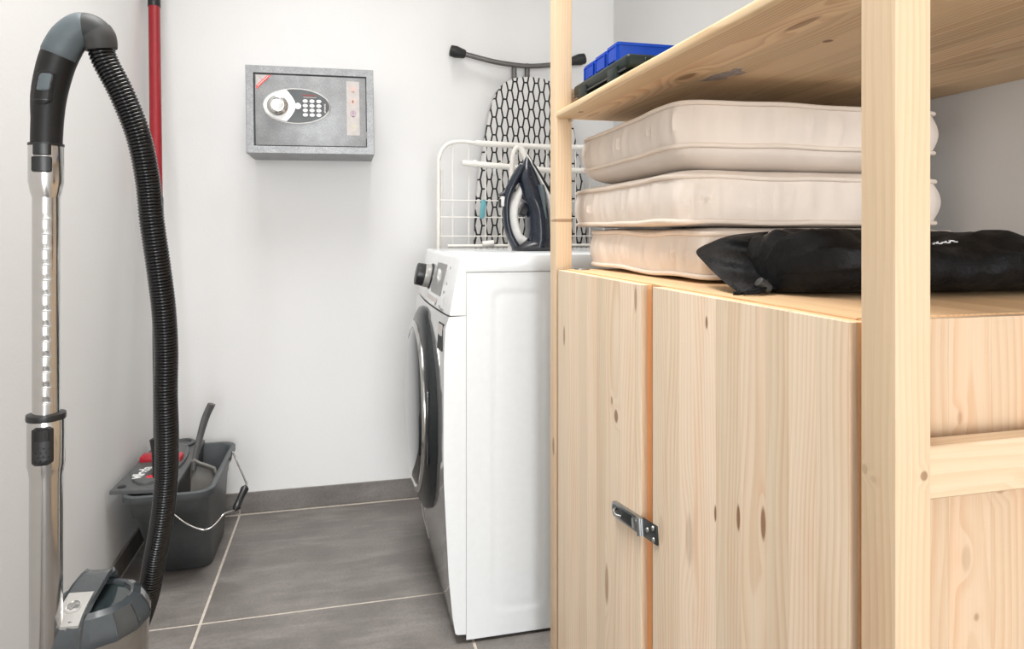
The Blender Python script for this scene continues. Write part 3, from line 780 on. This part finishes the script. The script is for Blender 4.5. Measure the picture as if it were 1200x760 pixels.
for k, (mk, bb_) in enumerate((('iconpink', .068), ('iconpink', .030), ('iconmauve', -.006), ('icongreen', -.046))):
    b = B(); lathe(b, [(.0090, .0), (.0090, .0004), (.0068, .0004), (.0068, 0)], SP(.1225, bb_, -.0011), SNX, 20)
    lathe(b, [(.0042, 0), (.0042, .0005), (0, .0005)], SP(.1225, bb_+.001, -.0011), SNX, 12)
    if k in (0, 2): prism(b, [(.1180, bb_-.007), (.1270, bb_-.007), (.1225, bb_-.0125)], SP, -.0011, -.0007)
    if k == 1: prism(b, [(.1212, bb_-.006), (.1238, bb_-.006), (.1238, bb_+.007), (.1212, bb_+.007)], SP, -.0011, -.0006)
    obj('icon', b, M[mk], strip)
obj('hinge', tube(B(), [SP(.1612, -.08, -.004), SP(.1612, -.06, -.004)], .0025, 8), M['steel'], safe)

# ---------------------------------------------------------------- ironing board
ib = thing('ironing_board', 'ironing board with black hexagon print cover, upended against the back wall', 'ironing board', (.632, 2.25, 0))
def ib_y(z): return 2.222 + z*.030      # leans a little on the wall
# outline (x offset from centre line, z)
half = [(.190, .16), (.204, .30), (.204, .70), (.202, .85), (.197, .98), (.186, 1.095), (.168, 1.197), (.152, 1.285), (.133, 1.356), (.110, 1.398), (.080, 1.424), (.045, 1.437), (0, 1.441)]
hs = spline([(a, 0, z) for a, z in half], 5)
polyR = [(v.x, v.z) for v in hs]
IX = .632
def iboutline(s):
    return [(IX + a*s, .16 + (z-.16)) if s == 1 else (IX + a*s, .80+(z-.80)*(1-(1-s)*.35)) for a, z in polyR] + [(IX - a*s, .16 + (z-.16)) if s == 1 else (IX - a*s, .80+(z-.80)*(1-(1-s)*.35)) for a, z in polyR[::-1][1:]]
rings = [[(x, ib_y(z)+dy, z) for x, z in iboutline(s)] for s, dy in ((.94, 0), (.995, .002), (1, .010), (1, .018), (.97, .024))]
obj('cover', loft(B(), rings), M['hex'], ib, smooth=50)
obj('frame', loft(B(), [[(x, ib_y(z)+dy, z) for x, z in iboutline(s)] for s, dy in ((.93, .0245), (.93, .030))]), M['boardleg'], ib)
for x in (.5785, .6255):
    obj('leg', tube(B(), spline([(x, 2.292, 1.49), (x, 2.290, 1.40), (x+.004, 2.285, .9), (x, 2.27, .35), (x, 2.262, .12)], 4), .0092, 14), M['boardleg'], ib)
bar = spline([(.385, 2.285, 1.512), (.43, 2.285, 1.5035), (.50, 2.285, 1.490), (.56, 2.285, 1.4835), (.62, 2.285, 1.481), (.68, 2.285, 1.486), (.75, 2.285, 1.498), (.80, 2.285, 1.510)], 6)
obj('foot_bar', tube(B(), bar, .0088, 14), M['boardleg'], ib)
for (c0, dx, dz) in (((.405, 2.285, 1.508), -1, .20), ((.785, 2.285, 1.5065), 1, .28)):
    d = Vector((dx, 0, dz)).normalized(); c0 = Vector(c0)
    obj('rubber_foot', tube(B(), [c0, c0+d*.004, c0+d*.034, c0+d*.052, c0+d*.054], [.0125, .0150, .0205, .0185, .012], 14), M['rubber'], ib)
obj('tail_rest', tube(B(), spline([(.50, 2.232, .16), (.50, 2.240, .012), (.632, 2.240, .0095), (.765, 2.240, .012), (.765, 2.232, .16)], 6), .0092, 12), M['boardleg'], ib)
tag(obj('cover_seam_tab', box(B(), .487, .497, 2.218, 2.222, 1.095, 1.125, .001), M['white'], ib), 'white fabric tab')

# ---------------------------------------------------------------- drying rack
dr_ = thing('drying_rack', 'folded white wire drying rack standing behind the washing machine', 'drying rack', (.60, 2.135, 0))
RY = 2.135
fr = spline([(.2925, RY, .02), (.2925, RY, .6), (.2925, RY, 1.08), (.2935, RY, 1.13), (.306, RY, 1.165), (.332, RY, 1.185), (.37, RY, 1.190), (.42, RY, 1.187), (.66, RY, 1.181), (.80, RY, 1.184), (.853, RY, 1.184), (.880, RY, 1.165), (.893, RY, 1.12), (.893, RY, .6), (.893, RY, .02)], 6)
obj('frame', tube(B(), fr, .0062, 12), M['wirewhite'], dr_)
obj('sleeve', tube(B(), [(.410, RY-.002, 1.1868), (.53, RY-.002, 1.1832), (.66, RY-.002, 1.1805), (.80, RY-.002, 1.1835)], .0095, 12), M['wirewhite'], dr_)
obj('cross_tube', tube(B(), [(.366, RY-.012, 1.121), (.372, RY-.012, 1.121), (.5, RY-.012, 1.113), (.66, RY-.012, 1.103), (.82, RY-.012, 1.106)], [.008, .0095, .0095, .0095, .0095], 12), M['wirewhite'], dr_)
obj('tube_collar', tube(B(), [(.400, RY-.012, 1.1195), (.412, RY-.012, 1.1188)], .0125, 12), M['wirewhite'], dr_)
obj('cross_tube', tube(B(), [(.320, RY-.012, .858), (.60, RY-.012, .858), (.87, RY-.012, .858)], .0055, 10), M['wirewhite'], dr_)
obj('tube_collar', tube(B(), [(.430, RY-.020, .862), (.466, RY-.020, .866)], .011, 12), M['wirewhite'], dr_)
for z in (1.003, .9495, .889, .80, .70, .58, .46, .34, .2):
    obj('wire', tube(B(), [(.2925, RY-.003, z), (.893, RY-.003, z)], .0019, 6), M['wirewhite'], dr_)
for x in (.338, .390, .445, .497, .55, .60, .65, .70, .75, .80, .85):
    obj('wire', tube(B(), [(x, RY+.003, .03), (x, RY+.003, 1.184)], .0021, 6), M['wirewhite'], dr_)
obj('frame', tube(B(), [(.305, RY+.018, .02), (.305, RY+.018, 1.10)], .004, 10), M['wirewhite'], dr_)
obj('stay', tube(B(), spline([(.555, RY-.016, 1.177), (.568, RY-.02, 1.150), (.60, RY-.02, 1.08), (.62, RY-.02, 1.0), (.63, RY-.02, .7)], 5), .0105, 12), M['wirewhite'], dr_)
obj('stay', tube(B(), spline([(.548, RY-.016, 1.177), (.530, RY-.02, 1.150), (.522, RY-.02, 1.02), (.520, RY-.02, .84), (.52, RY-.02, .6)], 5), .0075, 12), M['wirewhite'], dr_)
for x in (.432, .520):
    cl = obj('hinge_clip', prism(B(), rrect(x-.0075, x+.0075, .945, 1.006, .007, 5), lambda a, b_, t: (a + (b_-.975)*.10, RY-.008-t, b_), 0, .012, .003), M['teal'], dr_)
    tag(cl, 'teal plastic hinge clip')
for x in (.2925, .893):
    obj('foot_cap', lathe(B(), [(.007, 0), (.009, .002), (.009, .03), (.006, .032)], (x, RY, 0), 'Z', 12), M['wirewhite'], dr_)

# ---------------------------------------------------------------- iron
iron = thing('steam_iron', 'navy and white steam iron standing on its heel on the washing machine', 'iron', (.53, 1.78, .852))
IY = 1.78
def ix(c): return .42 + (555 + c/6.333 - 590)*.00241
def iz(c): return .98 + (238 - (180 + c/6.333))*.00233
def interp(tab, x):
    for (a, va), (b_, vb) in zip(tab, tab[1:]):
        if a <= x <= b_: return va + (vb-va)*(x-a)/(b_-a)
    return tab[-1][1] if x > tab[-1][0] else tab[0][1]
Lf = [(5, 395), (60, 366), (120, 340), (180, 325), (250, 338), (330, 345), (380, 372), (430, 388), (480, 388), (560, 392), (640, 385), (690, 360)]
Rt = [(5, 398), (100, 440), (180, 472), (260, 498), (340, 520), (450, 540), (560, 550), (690, 560)]
Wd = [(5, .002), (60, .013), (120, .023), (180, .031), (260, .040), (340, .047), (500, .053), (690, .056)]
def so(c): return 401 + (c-5)*.53 if c < 330 else 573 + (c-330)*.31
levels = list(range(5, 690, 18)) + [690]
def ering(xl, xr, w_, z, n=24, e=2.3):
    cx_ = (xl+xr)/2; a = max((xr-xl)/2, .0006); out = []
    for k in range(n):
        t = 2*pi*k/n; ca, sa = cos(t), sin(t); q = (abs(ca)**e + abs(sa)**e)**(-1/e)
        out.append((cx_+a*ca*q, IY+w_*sa*q, z))
    return out
obj('body', loft(B(), [ering(ix(interp(Lf, c)), ix(interp(Rt, c)), interp(Wd, c), iz(c)) for c in levels]), M['navy'], iron, smooth=70)
obj('skirt', loft(B(), [ering(ix(interp(Rt, c)-14), ix(so(c)-16 if c > 60 else so(c)-2), interp(Wd, c)+.001, iz(c), e=3) for c in levels]), M['ironwhite'], iron, smooth=70)
obj('soleplate', loft(B(), [ering(ix(so(c)-17 if c > 60 else so(c)-3), ix(so(c)), interp(Wd, c)+.003, iz(c), e=6) for c in levels]), M['ironblack'], iron, smooth=70)
obj('heel', loft(B(), [ering(ix(a), ix(b_), w_, iz(c), e=3.5) for a, b_, w_, c in ((292, 690, .050, 714), (290, 692, .053, 708), (300, 690, .055, 690), (355, 685, .055, 660), (392, 680, .052, 640))]), M['ironblack'], iron, smooth=60)
hpts = spline([(ix(a), IY, iz(c)) for a, c in ((362, 95), (318, 165), (268, 262), (244, 340), (240, 420), (246, 510), (268, 600), (312, 690))], 6)
obj('handle', tube(B(), hpts, lerp_list([.012, .013, .0125, .0105, .0095, .0095, .010, .012], 6), 14, flat=1.6), M['navy'], iron, smooth=70)
ipts = spline([(ix(a), IY-.004, iz(c)) for a, c in ((373, 185), (345, 250), (312, 320), (288, 400), (285, 480), (300, 560), (325, 625), (352, 655))], 6)
obj('grip_inlay', tube(B(), ipts, lerp_list([.0015, .0055, .0085, .0085, .0085, .0085, .0095, .011], 6), 14, flat=2.0), M['ironwhite'], iron, smooth=70)
obj('temperature_dial', lathe(B(), [(.018, -.006), (.020, -.004), (.020, .010), (.017, .012), (0, .012)], (ix(375), IY, iz(415)), (Vector((0, 1, 0)), Vector((.35, 0, .94)), Vector((-.94, 0, .35))), 24), M['ironblack'], iron)
obj('spray_nozzle', tube(B(), [(ix(300), IY, iz(255)), (ix(230), IY, iz(292)), (ix(188), IY, iz(308))], [.010, .007, .004], 12), M['ironblack'], iron)
obj('steam_button', box(B(), ix(198), ix(236), IY-.010, IY+.010, iz(392), iz(318), .003, 2), M['ironwhite'], iron)
obj('steam_button', box(B(), ix(186), ix(206), IY-.008, IY+.008, iz(400), iz(336), .003, 2), M['ironblack'], iron)
obj('water_tank', loft(B(), [ering(ix(a), ix(b_), w_, iz(c)) for a, b_, w_, c in ((440, 500, .050, 235), (446, 512, .054, 300), (470, 505, .056, 420), (488, 502, .056, 480))]), M['greygrip'], iron, smooth=70)

# ---------------------------------------------------------------- mop
mop = thing('flat_mop', 'tall mop with a red and grey pole leaning in the corner from the bucket', 'mop', (-.470, 1.93, .16))
ma = Vector((-.463, 1.935, .290)); mb_ = Vector((-.5415, 2.200, 1.585)); md = (mb_-ma)
def MP(t): return ma + md*t
obj('upper_pole', tube(B(), [MP(.52), MP(.985)], .0158, 20), M['red'], mop)
obj('lower_pole', tube(B(), [MP(.02), MP(.10), MP(.54)], .0140, 20), M['polegrey'], mop)
obj('grip', tube(B(), [MP(.983), MP(.985), MP(1.085), MP(1.09)], [.0150, .0172, .0172, .012], 20), M['black'], mop)
obj('twist_lock', tube(B(), [MP(.50), MP(.505), MP(.545), MP(.55)], [.0145, .0175, .0175, .0160], 20), M['black'], mop)
obj('connector', tube(B(), [MP(-.03), MP(-.02), MP(.030), MP(.055), MP(.058)], [.010, .017, .019, .0235, .016], 16), M['black'], mop)
obj('joint', tube(B(), [(-.492, 1.930, .262), (-.448, 1.930, .262)], .012, 14), M['redplastic'], mop)
b = B()
for k in range(30):
    a = 2*pi*k/30; r0 = .018+.012*random.random()
    tube(b, [(-.470+.010*cos(a), 1.935+.02*sin(a), .265), (-.470+r0*cos(a), 1.950+1.0*r0*sin(a), .22), (-.470+r0*1.1*cos(a), 1.962+1.0*r0*sin(a), .16+.02*random.random())], .004, 5)
mh = obj('mop_strands', b, M['white'], mop); mh['kind'] = 'stuff'

# ---------------------------------------------------------------- bucket
bk = thing('mop_bucket', 'dark grey rectangular mop bucket with wringer and wire handle in the corner', 'bucket', (-.42, 2.06, 0))
def bring(x0, x1, y0, y1, r, z, slant=0): return [(a, b_ , z + slant*(b_-y0)) for a, b_ in rrect(x0, x1, y0, y1, r, 6)]
rings = [bring(-.492, -.352, 1.975, 2.205, .030, .0), bring(-.498, -.346, 1.966, 2.212, .034, .005), bring(-.508, -.343, 1.930, 2.228, .036, .10),
         bring(-.5175, -.340, 1.886, 2.243, .036, .178), bring(-.5195, -.338, 1.880, 2.246, .036, .180), bring(-.525, -.335, 1.856, 2.254, .036, .232),
         bring(-.532, -.322, 1.840, 2.262, .042, .233), bring(-.534, -.320, 1.838, 2.264, .042, .236), bring(-.534, -.320, 1.838, 2.264, .042, .250), bring(-.530, -.324, 1.842, 2.260, .040, .2525), bring(-.526, -.331, 1.849, 2.253, .036, .2515),
         bring(-.524, -.337, 1.857, 2.250, .034, .244), bring(-.506, -.346, 1.935, 2.224, .033, .10), bring(-.494, -.352, 1.972, 2.206, .030, .008)]
obj('body', loft(B(), rings), M['bucket'], bk, smooth=50)
obj('front_panel', prism(B(), rrect(-.445, -.365, .178, .222, .004, 3), lambda a, b_, t: (a, 1.8865-(b_-.178)*.49-t, b_), 0, .0018, .0006), M['bucket'], bk)
b = B()
LZ = .262
lid = obj('wringer', prism(B(), [(-.562, 1.872), (-.410, 1.850), (-.414, 2.262), (-.548, 2.270)], lambda a, b_, t: (a, b_, t), LZ-.010, LZ, .003), M['bucketlid'], bk)
ov = [(-.487+.060*cos(t)*(1 if abs(cos(t)) < .99 else 1), 2.060+.170*sin(t)) for t in [2*pi*k/40 for k in range(40)]]
obj('raised_oval', prism(B(), ov, lambda a, b_, t: (a, b_, t), LZ-.001, LZ+.008, .003), M['bucketlid'], lid)
obj('sieve', loft(B(), [bring(-.535, -.420, 1.89, 2.235, .02, LZ-.012), bring(-.510, -.430, 1.95, 2.20, .02, .150)]), M['bucket'], lid)
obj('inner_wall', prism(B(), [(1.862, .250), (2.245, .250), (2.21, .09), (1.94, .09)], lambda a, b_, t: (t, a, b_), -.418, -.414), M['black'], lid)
text('lettering', 'vileda', M['white'], .039, basis((-.5135, 1.966, LZ+.0086), (.12, .99, 0), (-.99, .12, 0)), lid, .0003, .0010)
for (x, y, sx, sy) in ((-.523, 2.075, .020, .022), (-.446, 2.060, .011, .020), (-.490, 2.035, .012, .014)):
    obj('red_clip', box(B(), x-sx, x+sx, y-sy, y+sy, LZ+.004, LZ+.022, .004, 2), M['redplastic'], lid)
obj('rest_cup', lathe(B(), [(.034, 0), (.036, .006), (.032, .010), (.026, .010), (.024, .002), (0, .002)], (-.470, 2.225, LZ), 'Z', 24), M['bucketlid'], lid)
for (x, y) in ((-.540, 1.892), (-.428, 1.875), (-.430, 2.240), (-.535, 2.245)):
    obj('stud', lathe(B(), [(.010, -.001), (.010, .002), (.007, .003), (0, .003)], (x, y, LZ), 'Z', 14), M['black'], lid)
wire_pts = spline([(-.430, 1.876, .205), (-.420, 1.868, .198), (-.385, 1.862, .168), (-.350, 1.858, .150), (-.337, 1.858, .149), (-.322, 1.862, .154), (-.306, 1.872, .168), (-.297, 1.882, .175), (-.270, 1.905, .178), (-.256, 1.965, .212), (-.262, 1.985, .225), (-.285, 2.03, .252), (-.305, 2.07, .275), (-.318, 2.12, .24), (-.330, 2.17, .215)], 6)
bail = obj('bail_handle', tube(B(), wire_pts, .0028, 10), M['chrome'], bk)
gp = [Vector((-.276, 1.899, .176)), Vector((-.271, 1.905, .180)), Vector((-.268, 1.918, .188)), Vector((-.263, 1.938, .199)), Vector((-.258, 1.955, .209)), Vector((-.257, 1.962, .212))]
obj('grip', tube(B(), gp, [.006, .0105, .0088, .0088, .0108, .006], 14), M['black'], bail)
obj('pivot', lathe(B(), [(.007, 0), (.007, .006), (0, .007)], (-.430, 1.873, .205), (Vector((1, 0, 0)), Vector((0, 0, 1)), Vector((0, -1, 0))), 14), M['bucket'], bk)

# ---------------------------------------------------------------- dustpan in the bucket
dp = thing('dustpan', 'grey plastic dustpan standing in the bucket with its handle up', 'dustpan', (-.375, 2.06, .02))
up = Vector((.02, .18, .98)).normalized(); rt = Vector((1, .10, 0)).normalized(); rt = (rt-up*rt.dot(up)).normalized(); nn = rt.cross(up)
dorg = Vector((-.386, 2.035, .03))
def DP(a, b_, t=0): return dorg + rt*a + up*b_ + nn*t
panp = [(-.036, 0), (.026, 0), (.032, .15), (.034, .185), (.026, .206), (.004, .216), (-.012, .222), (-.026, .232), (-.036, .222), (-.041, .15)]
obj('pan', prism(B(), panp, DP, -.004, 0, .001), M['dustpan'], dp)
b = B(); tube(b, [DP(a, c_, .006) for a, c_ in panp[1:]] + [DP(-.040, .01, .006)], .005, 8, flat=1.6)
obj('rim', b, M['dustpan'], dp)
hpth = spline([DP(-.026, .205, .004), DP(-.022, .250, .002), DP(-.014, .300, 0), DP(-.002, .350, .004), DP(.012, .385, .012)], 6)
hd = obj('handle', tube(B(), hpth, lerp_list([.008, .0095, .0100, .0115, .0120], 6), 14, flat=.7), M['dustpangrip'], dp)
obj('hanging_hole', box(B(), 0, .001, 0, .001, 0, .001), M['black'], hd) if False else None

# ---------------------------------------------------------------- vacuum cleaner
vac = thing('vacuum_cleaner', 'vacuum cleaner with chrome telescopic tube, curved grip and black ribbed hose', 'vacuum cleaner', (-.36, 1.09, 0))
TX, TY = -.3905, 1.045
VDIR = Vector((.349, -.937, 0))     # towards the front of the room, the side the tube's buttons face
FR = Vector((.27, -.963, 0)).normalized(); SD = Vector((.963, .27, 0)).normalized()
def TP(a, z, t=0): return Vector((TX, TY, z)) + SD*a + FR*t
# outer (lower) tube
obj('outer_tube', lathe(B(), [(.0175, .060), (.0192, .064), (.0192, .573), (.0205, .583), (.0218, .589), (.0218, .651), (.0205, .6545)], (TX, TY, 0), 'Z', 48), M['chrome'], vac)
obj('collar_ring', lathe(B(), [(.0165, .650), (.0228, .650), (.0234, .653), (.0230, .658), (.0165, .6590)], (TX, TY, 0), 'Z', 40), M['black'], vac)
# inner tube with stepped detent notches
N = 72; rings = []
z0, z1 = .652, .962
zl = [z0 + (z1-z0)*k/460 for k in range(461)]
notch = [.6745 + .0205*k for k in range(13)]
for z in zl:
    ring = []
    for k in range(N):
        t = 2*pi*k/N; d = Vector((cos(t), sin(t), 0)); r = .0160
        s = d.dot(SD); f = d.dot(FR)
        if f > 0:
            u = (s+.12)/.60
            for zc in notch:
                if abs(z-zc) < .012 and abs(u) < 1:
                    wv = (1-u*u)
                    h_ = z - (zc + .0012 - .0012*u*u)
                    if -.0016 < h_ < .0075: r -= .0012*wv*(1 - max(0, h_)/.0075)*(1 if h_ > 0 else 1+h_/.0016)
        ring.append((TX+d.x*r, TY+d.y*r, z))
    rings.append(ring)
obj('inner_tube', loft(B(), rings), M['chrome'], vac, smooth=60)
up_ = obj('upper_collar', lathe(B(), [(.0155, .948), (.0160, .950), (.0180, .957), (.0205, .972), (.0206, 1.018), (.0195, 1.021), (.017, 1.021)], (TX, TY, 0), 'Z', 48), M['chrome'], vac)
obj('collar_seal', lathe(B(), [(.0170, 1.0200), (.0211, 1.0200), (.0211, 1.0230), (.0170, 1.0235)], (TX, TY, 0), 'Z', 40), M['black'], vac)
def cyl_patch(a0, a1, zlo, zhi, rad, mat, name, par, r=.003, th=.003):
    # plate wrapped round the tube, a = arc length offset
    poly = rrect(a0, a1, zlo, zhi, r, 5)
    def f(a, z, t):
        an = a/rad; d = FR*cos(an) + SD*sin(an)
        return Vector((TX, TY, z)) + d*(rad+t)
    b_ = B()
    # subdivide across so it follows the curve
    nz = 14; na = 10; rows = []
    for i in range(nz+1):
        z = zlo + (zhi-zlo)*i/nz
        e_ = min(z-zlo, zhi-z); ins = r - math.sqrt(max(0, r*r-(r-e_)**2)) if e_ < r else 0
        lo_, hi_ = a0+ins, a1-ins
        row = [f(lo_+(hi_-lo_)*k/na, z, th*(1 if 0 < k < na and 0 < i < nz else 0)) for k in range(na+1)]
        row += [f(hi_+(lo_-hi_)*k/na, z, -.004) for k in range(na+1)]
        rows.append(row)
    loft(b_, rows)
    return obj(name, b_, mat, par, smooth=50)
cyl_patch(-.0165, .0085, .983, 1.0045, .0206, M['black'], 'lock_button', vac, .003, .0030)
cyl_patch(-.0150, .0075, 1.0055, 1.0225, .0206, M['black'], 'lock_tab', vac, .002, .0018)
ls = cyl_patch(-.0165, .0105, .5935, .6445, .0218, M['black'], 'height_slider', vac, .005, .0026)
cyl_patch(-.0120, .0060, .6255, .6425, .0232, M['sleeve'], 'thumb_ledge', vac, .003, .0030)
b = B()
for r_ in range(4):
    for c_ in range(3):
        an = (-.010+.006*c_+.003*(r_ % 2))/.0236; d = FR*cos(an)+SD*sin(an)
        bmesh.ops.create_icosphere(b, subdivisions=1, radius=.0012, matrix=Matrix.Translation(Vector((TX, TY, .600+.0055*r_)) + d*.0243))
obj('grip_dots', b, M['sleeve'], ls)
# curved grip
path = [(-.390, 1.045, 1.012), (-.390, 1.045, 1.030), (-.389, 1.045, 1.056), (-.3875, 1.045, 1.085), (-.383, 1.045, 1.112), (-.3755, 1.045, 1.140), (-.364, 1.045, 1.1645), (-.350, 1.046, 1.1805), (-.337, 1.047, 1.1815), (-.3285, 1.049, 1.1715), (-.3255, 1.051, 1.156)]
rad = [.0185, .0186, .0190, .0208, .0218, .0226, .0226, .0214, .0206, .0212, .0186]
sp = spline(path, 6); sr_ = lerp_list(rad, 6)
def seg_(i0, i1, k=1.0, add=0): return sp[i0:i1+1], [r*k+add for r in sr_[i0:i1+1]]
P_, r_ = seg_(0, 34); obj('grip_sleeve', tube(B(), P_, r_, 32), M['sleeve'], vac)
P_, r_ = seg_(33, 48, .985); obj('grip_core', tube(B(), P_, r_, 32), M['sleeve'], vac)
P_, r_ = seg_(44, 52, 1.0, .0004); obj('grip_band', tube(B(), P_, r_, 32), M['rubber'], vac)
P_, r_ = seg_(51, 60, 1.04, .0006); obj('hose_cuff', tube(B(), P_, r_, 32), M['cuff'], vac)
# grey soft-touch shell over the front of the bend
fr_ = frames(sp); rows = []
for i in range(30, 47):
    p, t, u, v = fr_[i]
    e_ = min((i-30)/1.0, (46-i)/2.0, 1)
    side = (FR - t*FR.dot(t)).normalized(); ot = t.cross(side)
    if ot.dot(Vector((-.6, 0, .8))) < 0: ot = -ot
    row = []
    for k in range(17):
        an = R(-70) + R(185)*k/16
        ee = min(1, min(k, 16-k)/1.0)
        row.append(p + (side*cos(an) + ot*sin(an))*(sr_[i] + .0016*e_*ee - .0006))
    rows.append(row)
b = B(); loft(b, rows, closed=False); obj('grip_shell', b, M['greygrip'], vac, smooth=70)
# trigger button on the sleeve
def GP(a, z, t):
    p, tt, u, v = min(fr_, key=lambda q: abs(q[0].z - z) + (0 if q[0].x < -.37 else 9))
    i = fr_.index((p, tt, u, v)); rr = sr_[i]
    an = a/rr; d = FR*cos(an)+SD*sin(an)
    return Vector((p.x, p.y, z)) + d*(rr+t)
def gpatch(a0, a1, zlo, zhi, r, th, mat, name):
    nz, na = 14, 8; rows = []
    for i in range(nz+1):
        z = zlo+(zhi-zlo)*i/nz; e_ = min(z-zlo, zhi-z); ins = r-math.sqrt(max(0, r*r-(r-e_)**2)) if e_ < r else 0
        lo_, hi_ = a0+ins, a1-ins
        rows.append([GP(lo_+(hi_-lo_)*k/na, z, th if 0 < k < na and 0 < i < nz else th*.4) for k in range(na+1)] + [GP(hi_+(lo_-hi_)*k/na, z, -.004) for k in range(na+1)])
    return obj(name, loft(B(), rows), mat, vac, smooth=50)
gpatch(-.0175, .0060, 1.0730, 1.1185, .007, .0022, M['sleeve'], 'trigger_surround')
gpatch(-.0130, .0030, 1.0900, 1.1140, .0045, .0042, M['greygrip'], 'trigger_button')
gpatch(-.0150, .0050, 1.0780, 1.0800, .0008, .0030, M['black'], 'trigger_slot')
# hose with ribs
hp_ = [(-.3262, 1.0505, 1.1585), (-.3205, 1.053, 1.139), (-.3020, 1.062, 1.096), (-.2845, 1.074, 1.040), (-.2765, 1.088, .980), (-.2725, 1.096, .918), (-.2665, 1.105, .855), (-.2615, 1.115, .790), (-.2605, 1.126, .724), (-.2625, 1.132, .658), (-.2635, 1.144, .590), (-.2685, 1.162, .519), (-.2790, 1.180, .446), (-.2940, 1.199, .378), (-.3080, 1.213, .311), (-.332, 1.228, .242), (-.355, 1.222, .18), (-.36, 1.19, .135)]
hs_ = spline(hp_, 14)
# resample evenly
acc = [0]
for a, c_ in zip(hs_, hs_[1:]): acc.append(acc[-1] + (c_-a).length)
step = .00118; Ltot = acc[-1]; pts = []; j = 0
for k in range(int(Ltot/step)):
    s = k*step
    while acc[j+1] < s: j += 1
    pts.append(hs_[j].lerp(hs_[j+1], (s-acc[j])/(acc[j+1]-acc[j])))
rr = [.0153 + (0, .0015, .0019, .0015)[k % 4] for k in range(len(pts))]
obj('hose', tube(B(), pts, rr, 26), M['hose'], vac, smooth=65)
# canister
hd_ = Vector((.10, .995, 0)).normalized(); hw = Vector((.995, -.10, 0)).normalized()
CC = Vector((-.349, 1.100, 0))
obj('base', lathe(B(), [(.0, .03), (.10, .03), (.115, .04), (.118, .07), (.10, .11), (.082, .125), (0, .13)], CC, 'Z', 40), M['vacgrey'], vac)
for s in (-1, 1):
    obj('wheel', lathe(B(), [(.0, -.012), (.05, -.012), (.058, -.006), (.058, .006), (.05, .012), (0, .012)], CC+Vector((s*.105, .045, .058)), 'X', 28), M['black'], vac)
obj('caster', lathe(B(), [(0, -.008), (.018, -.008), (.020, 0), (.018, .008), (0, .008)], CC+Vector((0, -.085, .020)), 'X', 18), M['black'], vac)
obj('dust_cup', lathe(B(), [(.062, .125), (.066, .14), (.0690, .300), (.0705, .337)], CC, 'Z', 48), M['vaccup'], vac)
ld = obj('lid', lathe(B(), [(.0705, .3355), (.0735, .3385), (.0735, .345), (.0700, .356), (.0600, .3725), (.0500, .3770), (.0465, .3755), (.0445, .3700), (.042, .352), (.030, .346), (0, .345)], CC, 'Z', 14), M['vacgrey'], vac, smooth=20)
obj('recess', lathe(B(), [(.0440, .371), (.0425, .356), (.032, .3500), (.015, .3475), (0, .347)], CC, 'Z', 40), M['vacdark'], ld, smooth=60)
for k in range(14):
    an = 2*pi*(k)/14; d = Vector((cos(an), sin(an), 0))
    if abs(d.dot(hw)) < .45: continue      # under the handle
    obj('facet_groove', tube(B(), [CC+d*.0610+Vector((0, 0, .3718)), CC+d*.0705+Vector((0, 0, .3560)), CC+d*.0738+Vector((0, 0, .345))], .0007, 6), M['black'], ld)
def HP(s, w_, z): return CC + hd_*s + hw*w_ + Vector((-.010, 0, z))
arch = [(-.072, .346), (-.067, .361), (-.054, .374), (-.032, .384), (0, .393), (.025, .397), (.042, .396), (.052, .389), (.057, .376), (.060, .36)]
rows = []
for s, z in arch:
    hw_ = .0225 - .004*max(0, s)/.07
    rows.append([HP(s, -hw_, z-.003), HP(s, -hw_+.002, z+.0022), HP(s, -hw_+.004, z), HP(s, 0, z-.0012), HP(s, hw_-.004, z), HP(s, hw_-.002, z+.0022), HP(s, hw_, z-.003), HP(s, hw_-.004, z-.011), HP(s, 0, z-.012), HP(s, -hw_+.004, z-.011)])
ch = obj('carry_handle', loft(B(), rows), M['vacgrey'], vac, smooth=35)
def slab(s0, s1, w_, dz, th):
    def zz(s): 
        for (a, za), (c_, zc) in zip(arch, arch[1:]):
            if a <= s <= c_: return za+(zc-za)*(s-a)/(c_-a)
    rows = []
    for k in range(5):
        s = s0+(s1-s0)*k/4
        rows.append([HP(s, -w_, zz(s)+dz), HP(s, -w_, zz(s)+dz+th), HP(s, w_, zz(s)+dz+th), HP(s, w_, zz(s)+dz)])
    return loft(B(), rows)
rb = obj('release_button', slab(-.062, -.016, .0165, -.001, .0042), M['silver'], vac); tag(rb, 'silver release button with a round badge')
nrm = Vector((hd_.x*-.5, hd_.y*-.5, .86)).normalized()
bx_ = (hw, nrm.cross(hw), nrm)
bc = HP(-.040, 0, .3838)
obj('badge_ring', lathe(B(), [(.0100, 0), (.0100, .0012), (.0086, .0012), (.0086, 0)], bc, bx_, 28), M['steel'], rb)
obj('badge_mark', tube(B(), spline([bc+hw*-.005+bx_[1]*.001+nrm*.0008, bc+hw*-.002+bx_[1]*-.003+nrm*.0008, bc+hw*.001+bx_[1]*.002+nrm*.0008, bc+hw*.005+bx_[1]*.003+nrm*.0008], 4), .0009, 6), M['greymark'], rb)
# suction tube dock and floor nozzle (below the frame)
obj('dock_clip', box(B(), TX-.012, TX+.030, TY+.012, TY+.045, .16, .19, .004, 2), M['vacgrey'], vac)
b = B(); rows = []
for s, w_, h_ in ((-.05, .125, .026), (-.02, .135, .034), (.02, .135, .036), (.045, .11, .03)):
    rows.append([(TX+a, TY-.02+s, z) for a, z in rrect(-w_, w_, .002, h_, .008, 3)])
obj('floor_nozzle', loft(b, rows), M['black'], vac)
obj('nozzle_neck', tube(B(), spline([(TX, TY-.03, .028), (TX, TY-.01, .045), (TX, TY, .07)], 5), .0185, 20), M['black'], vac)
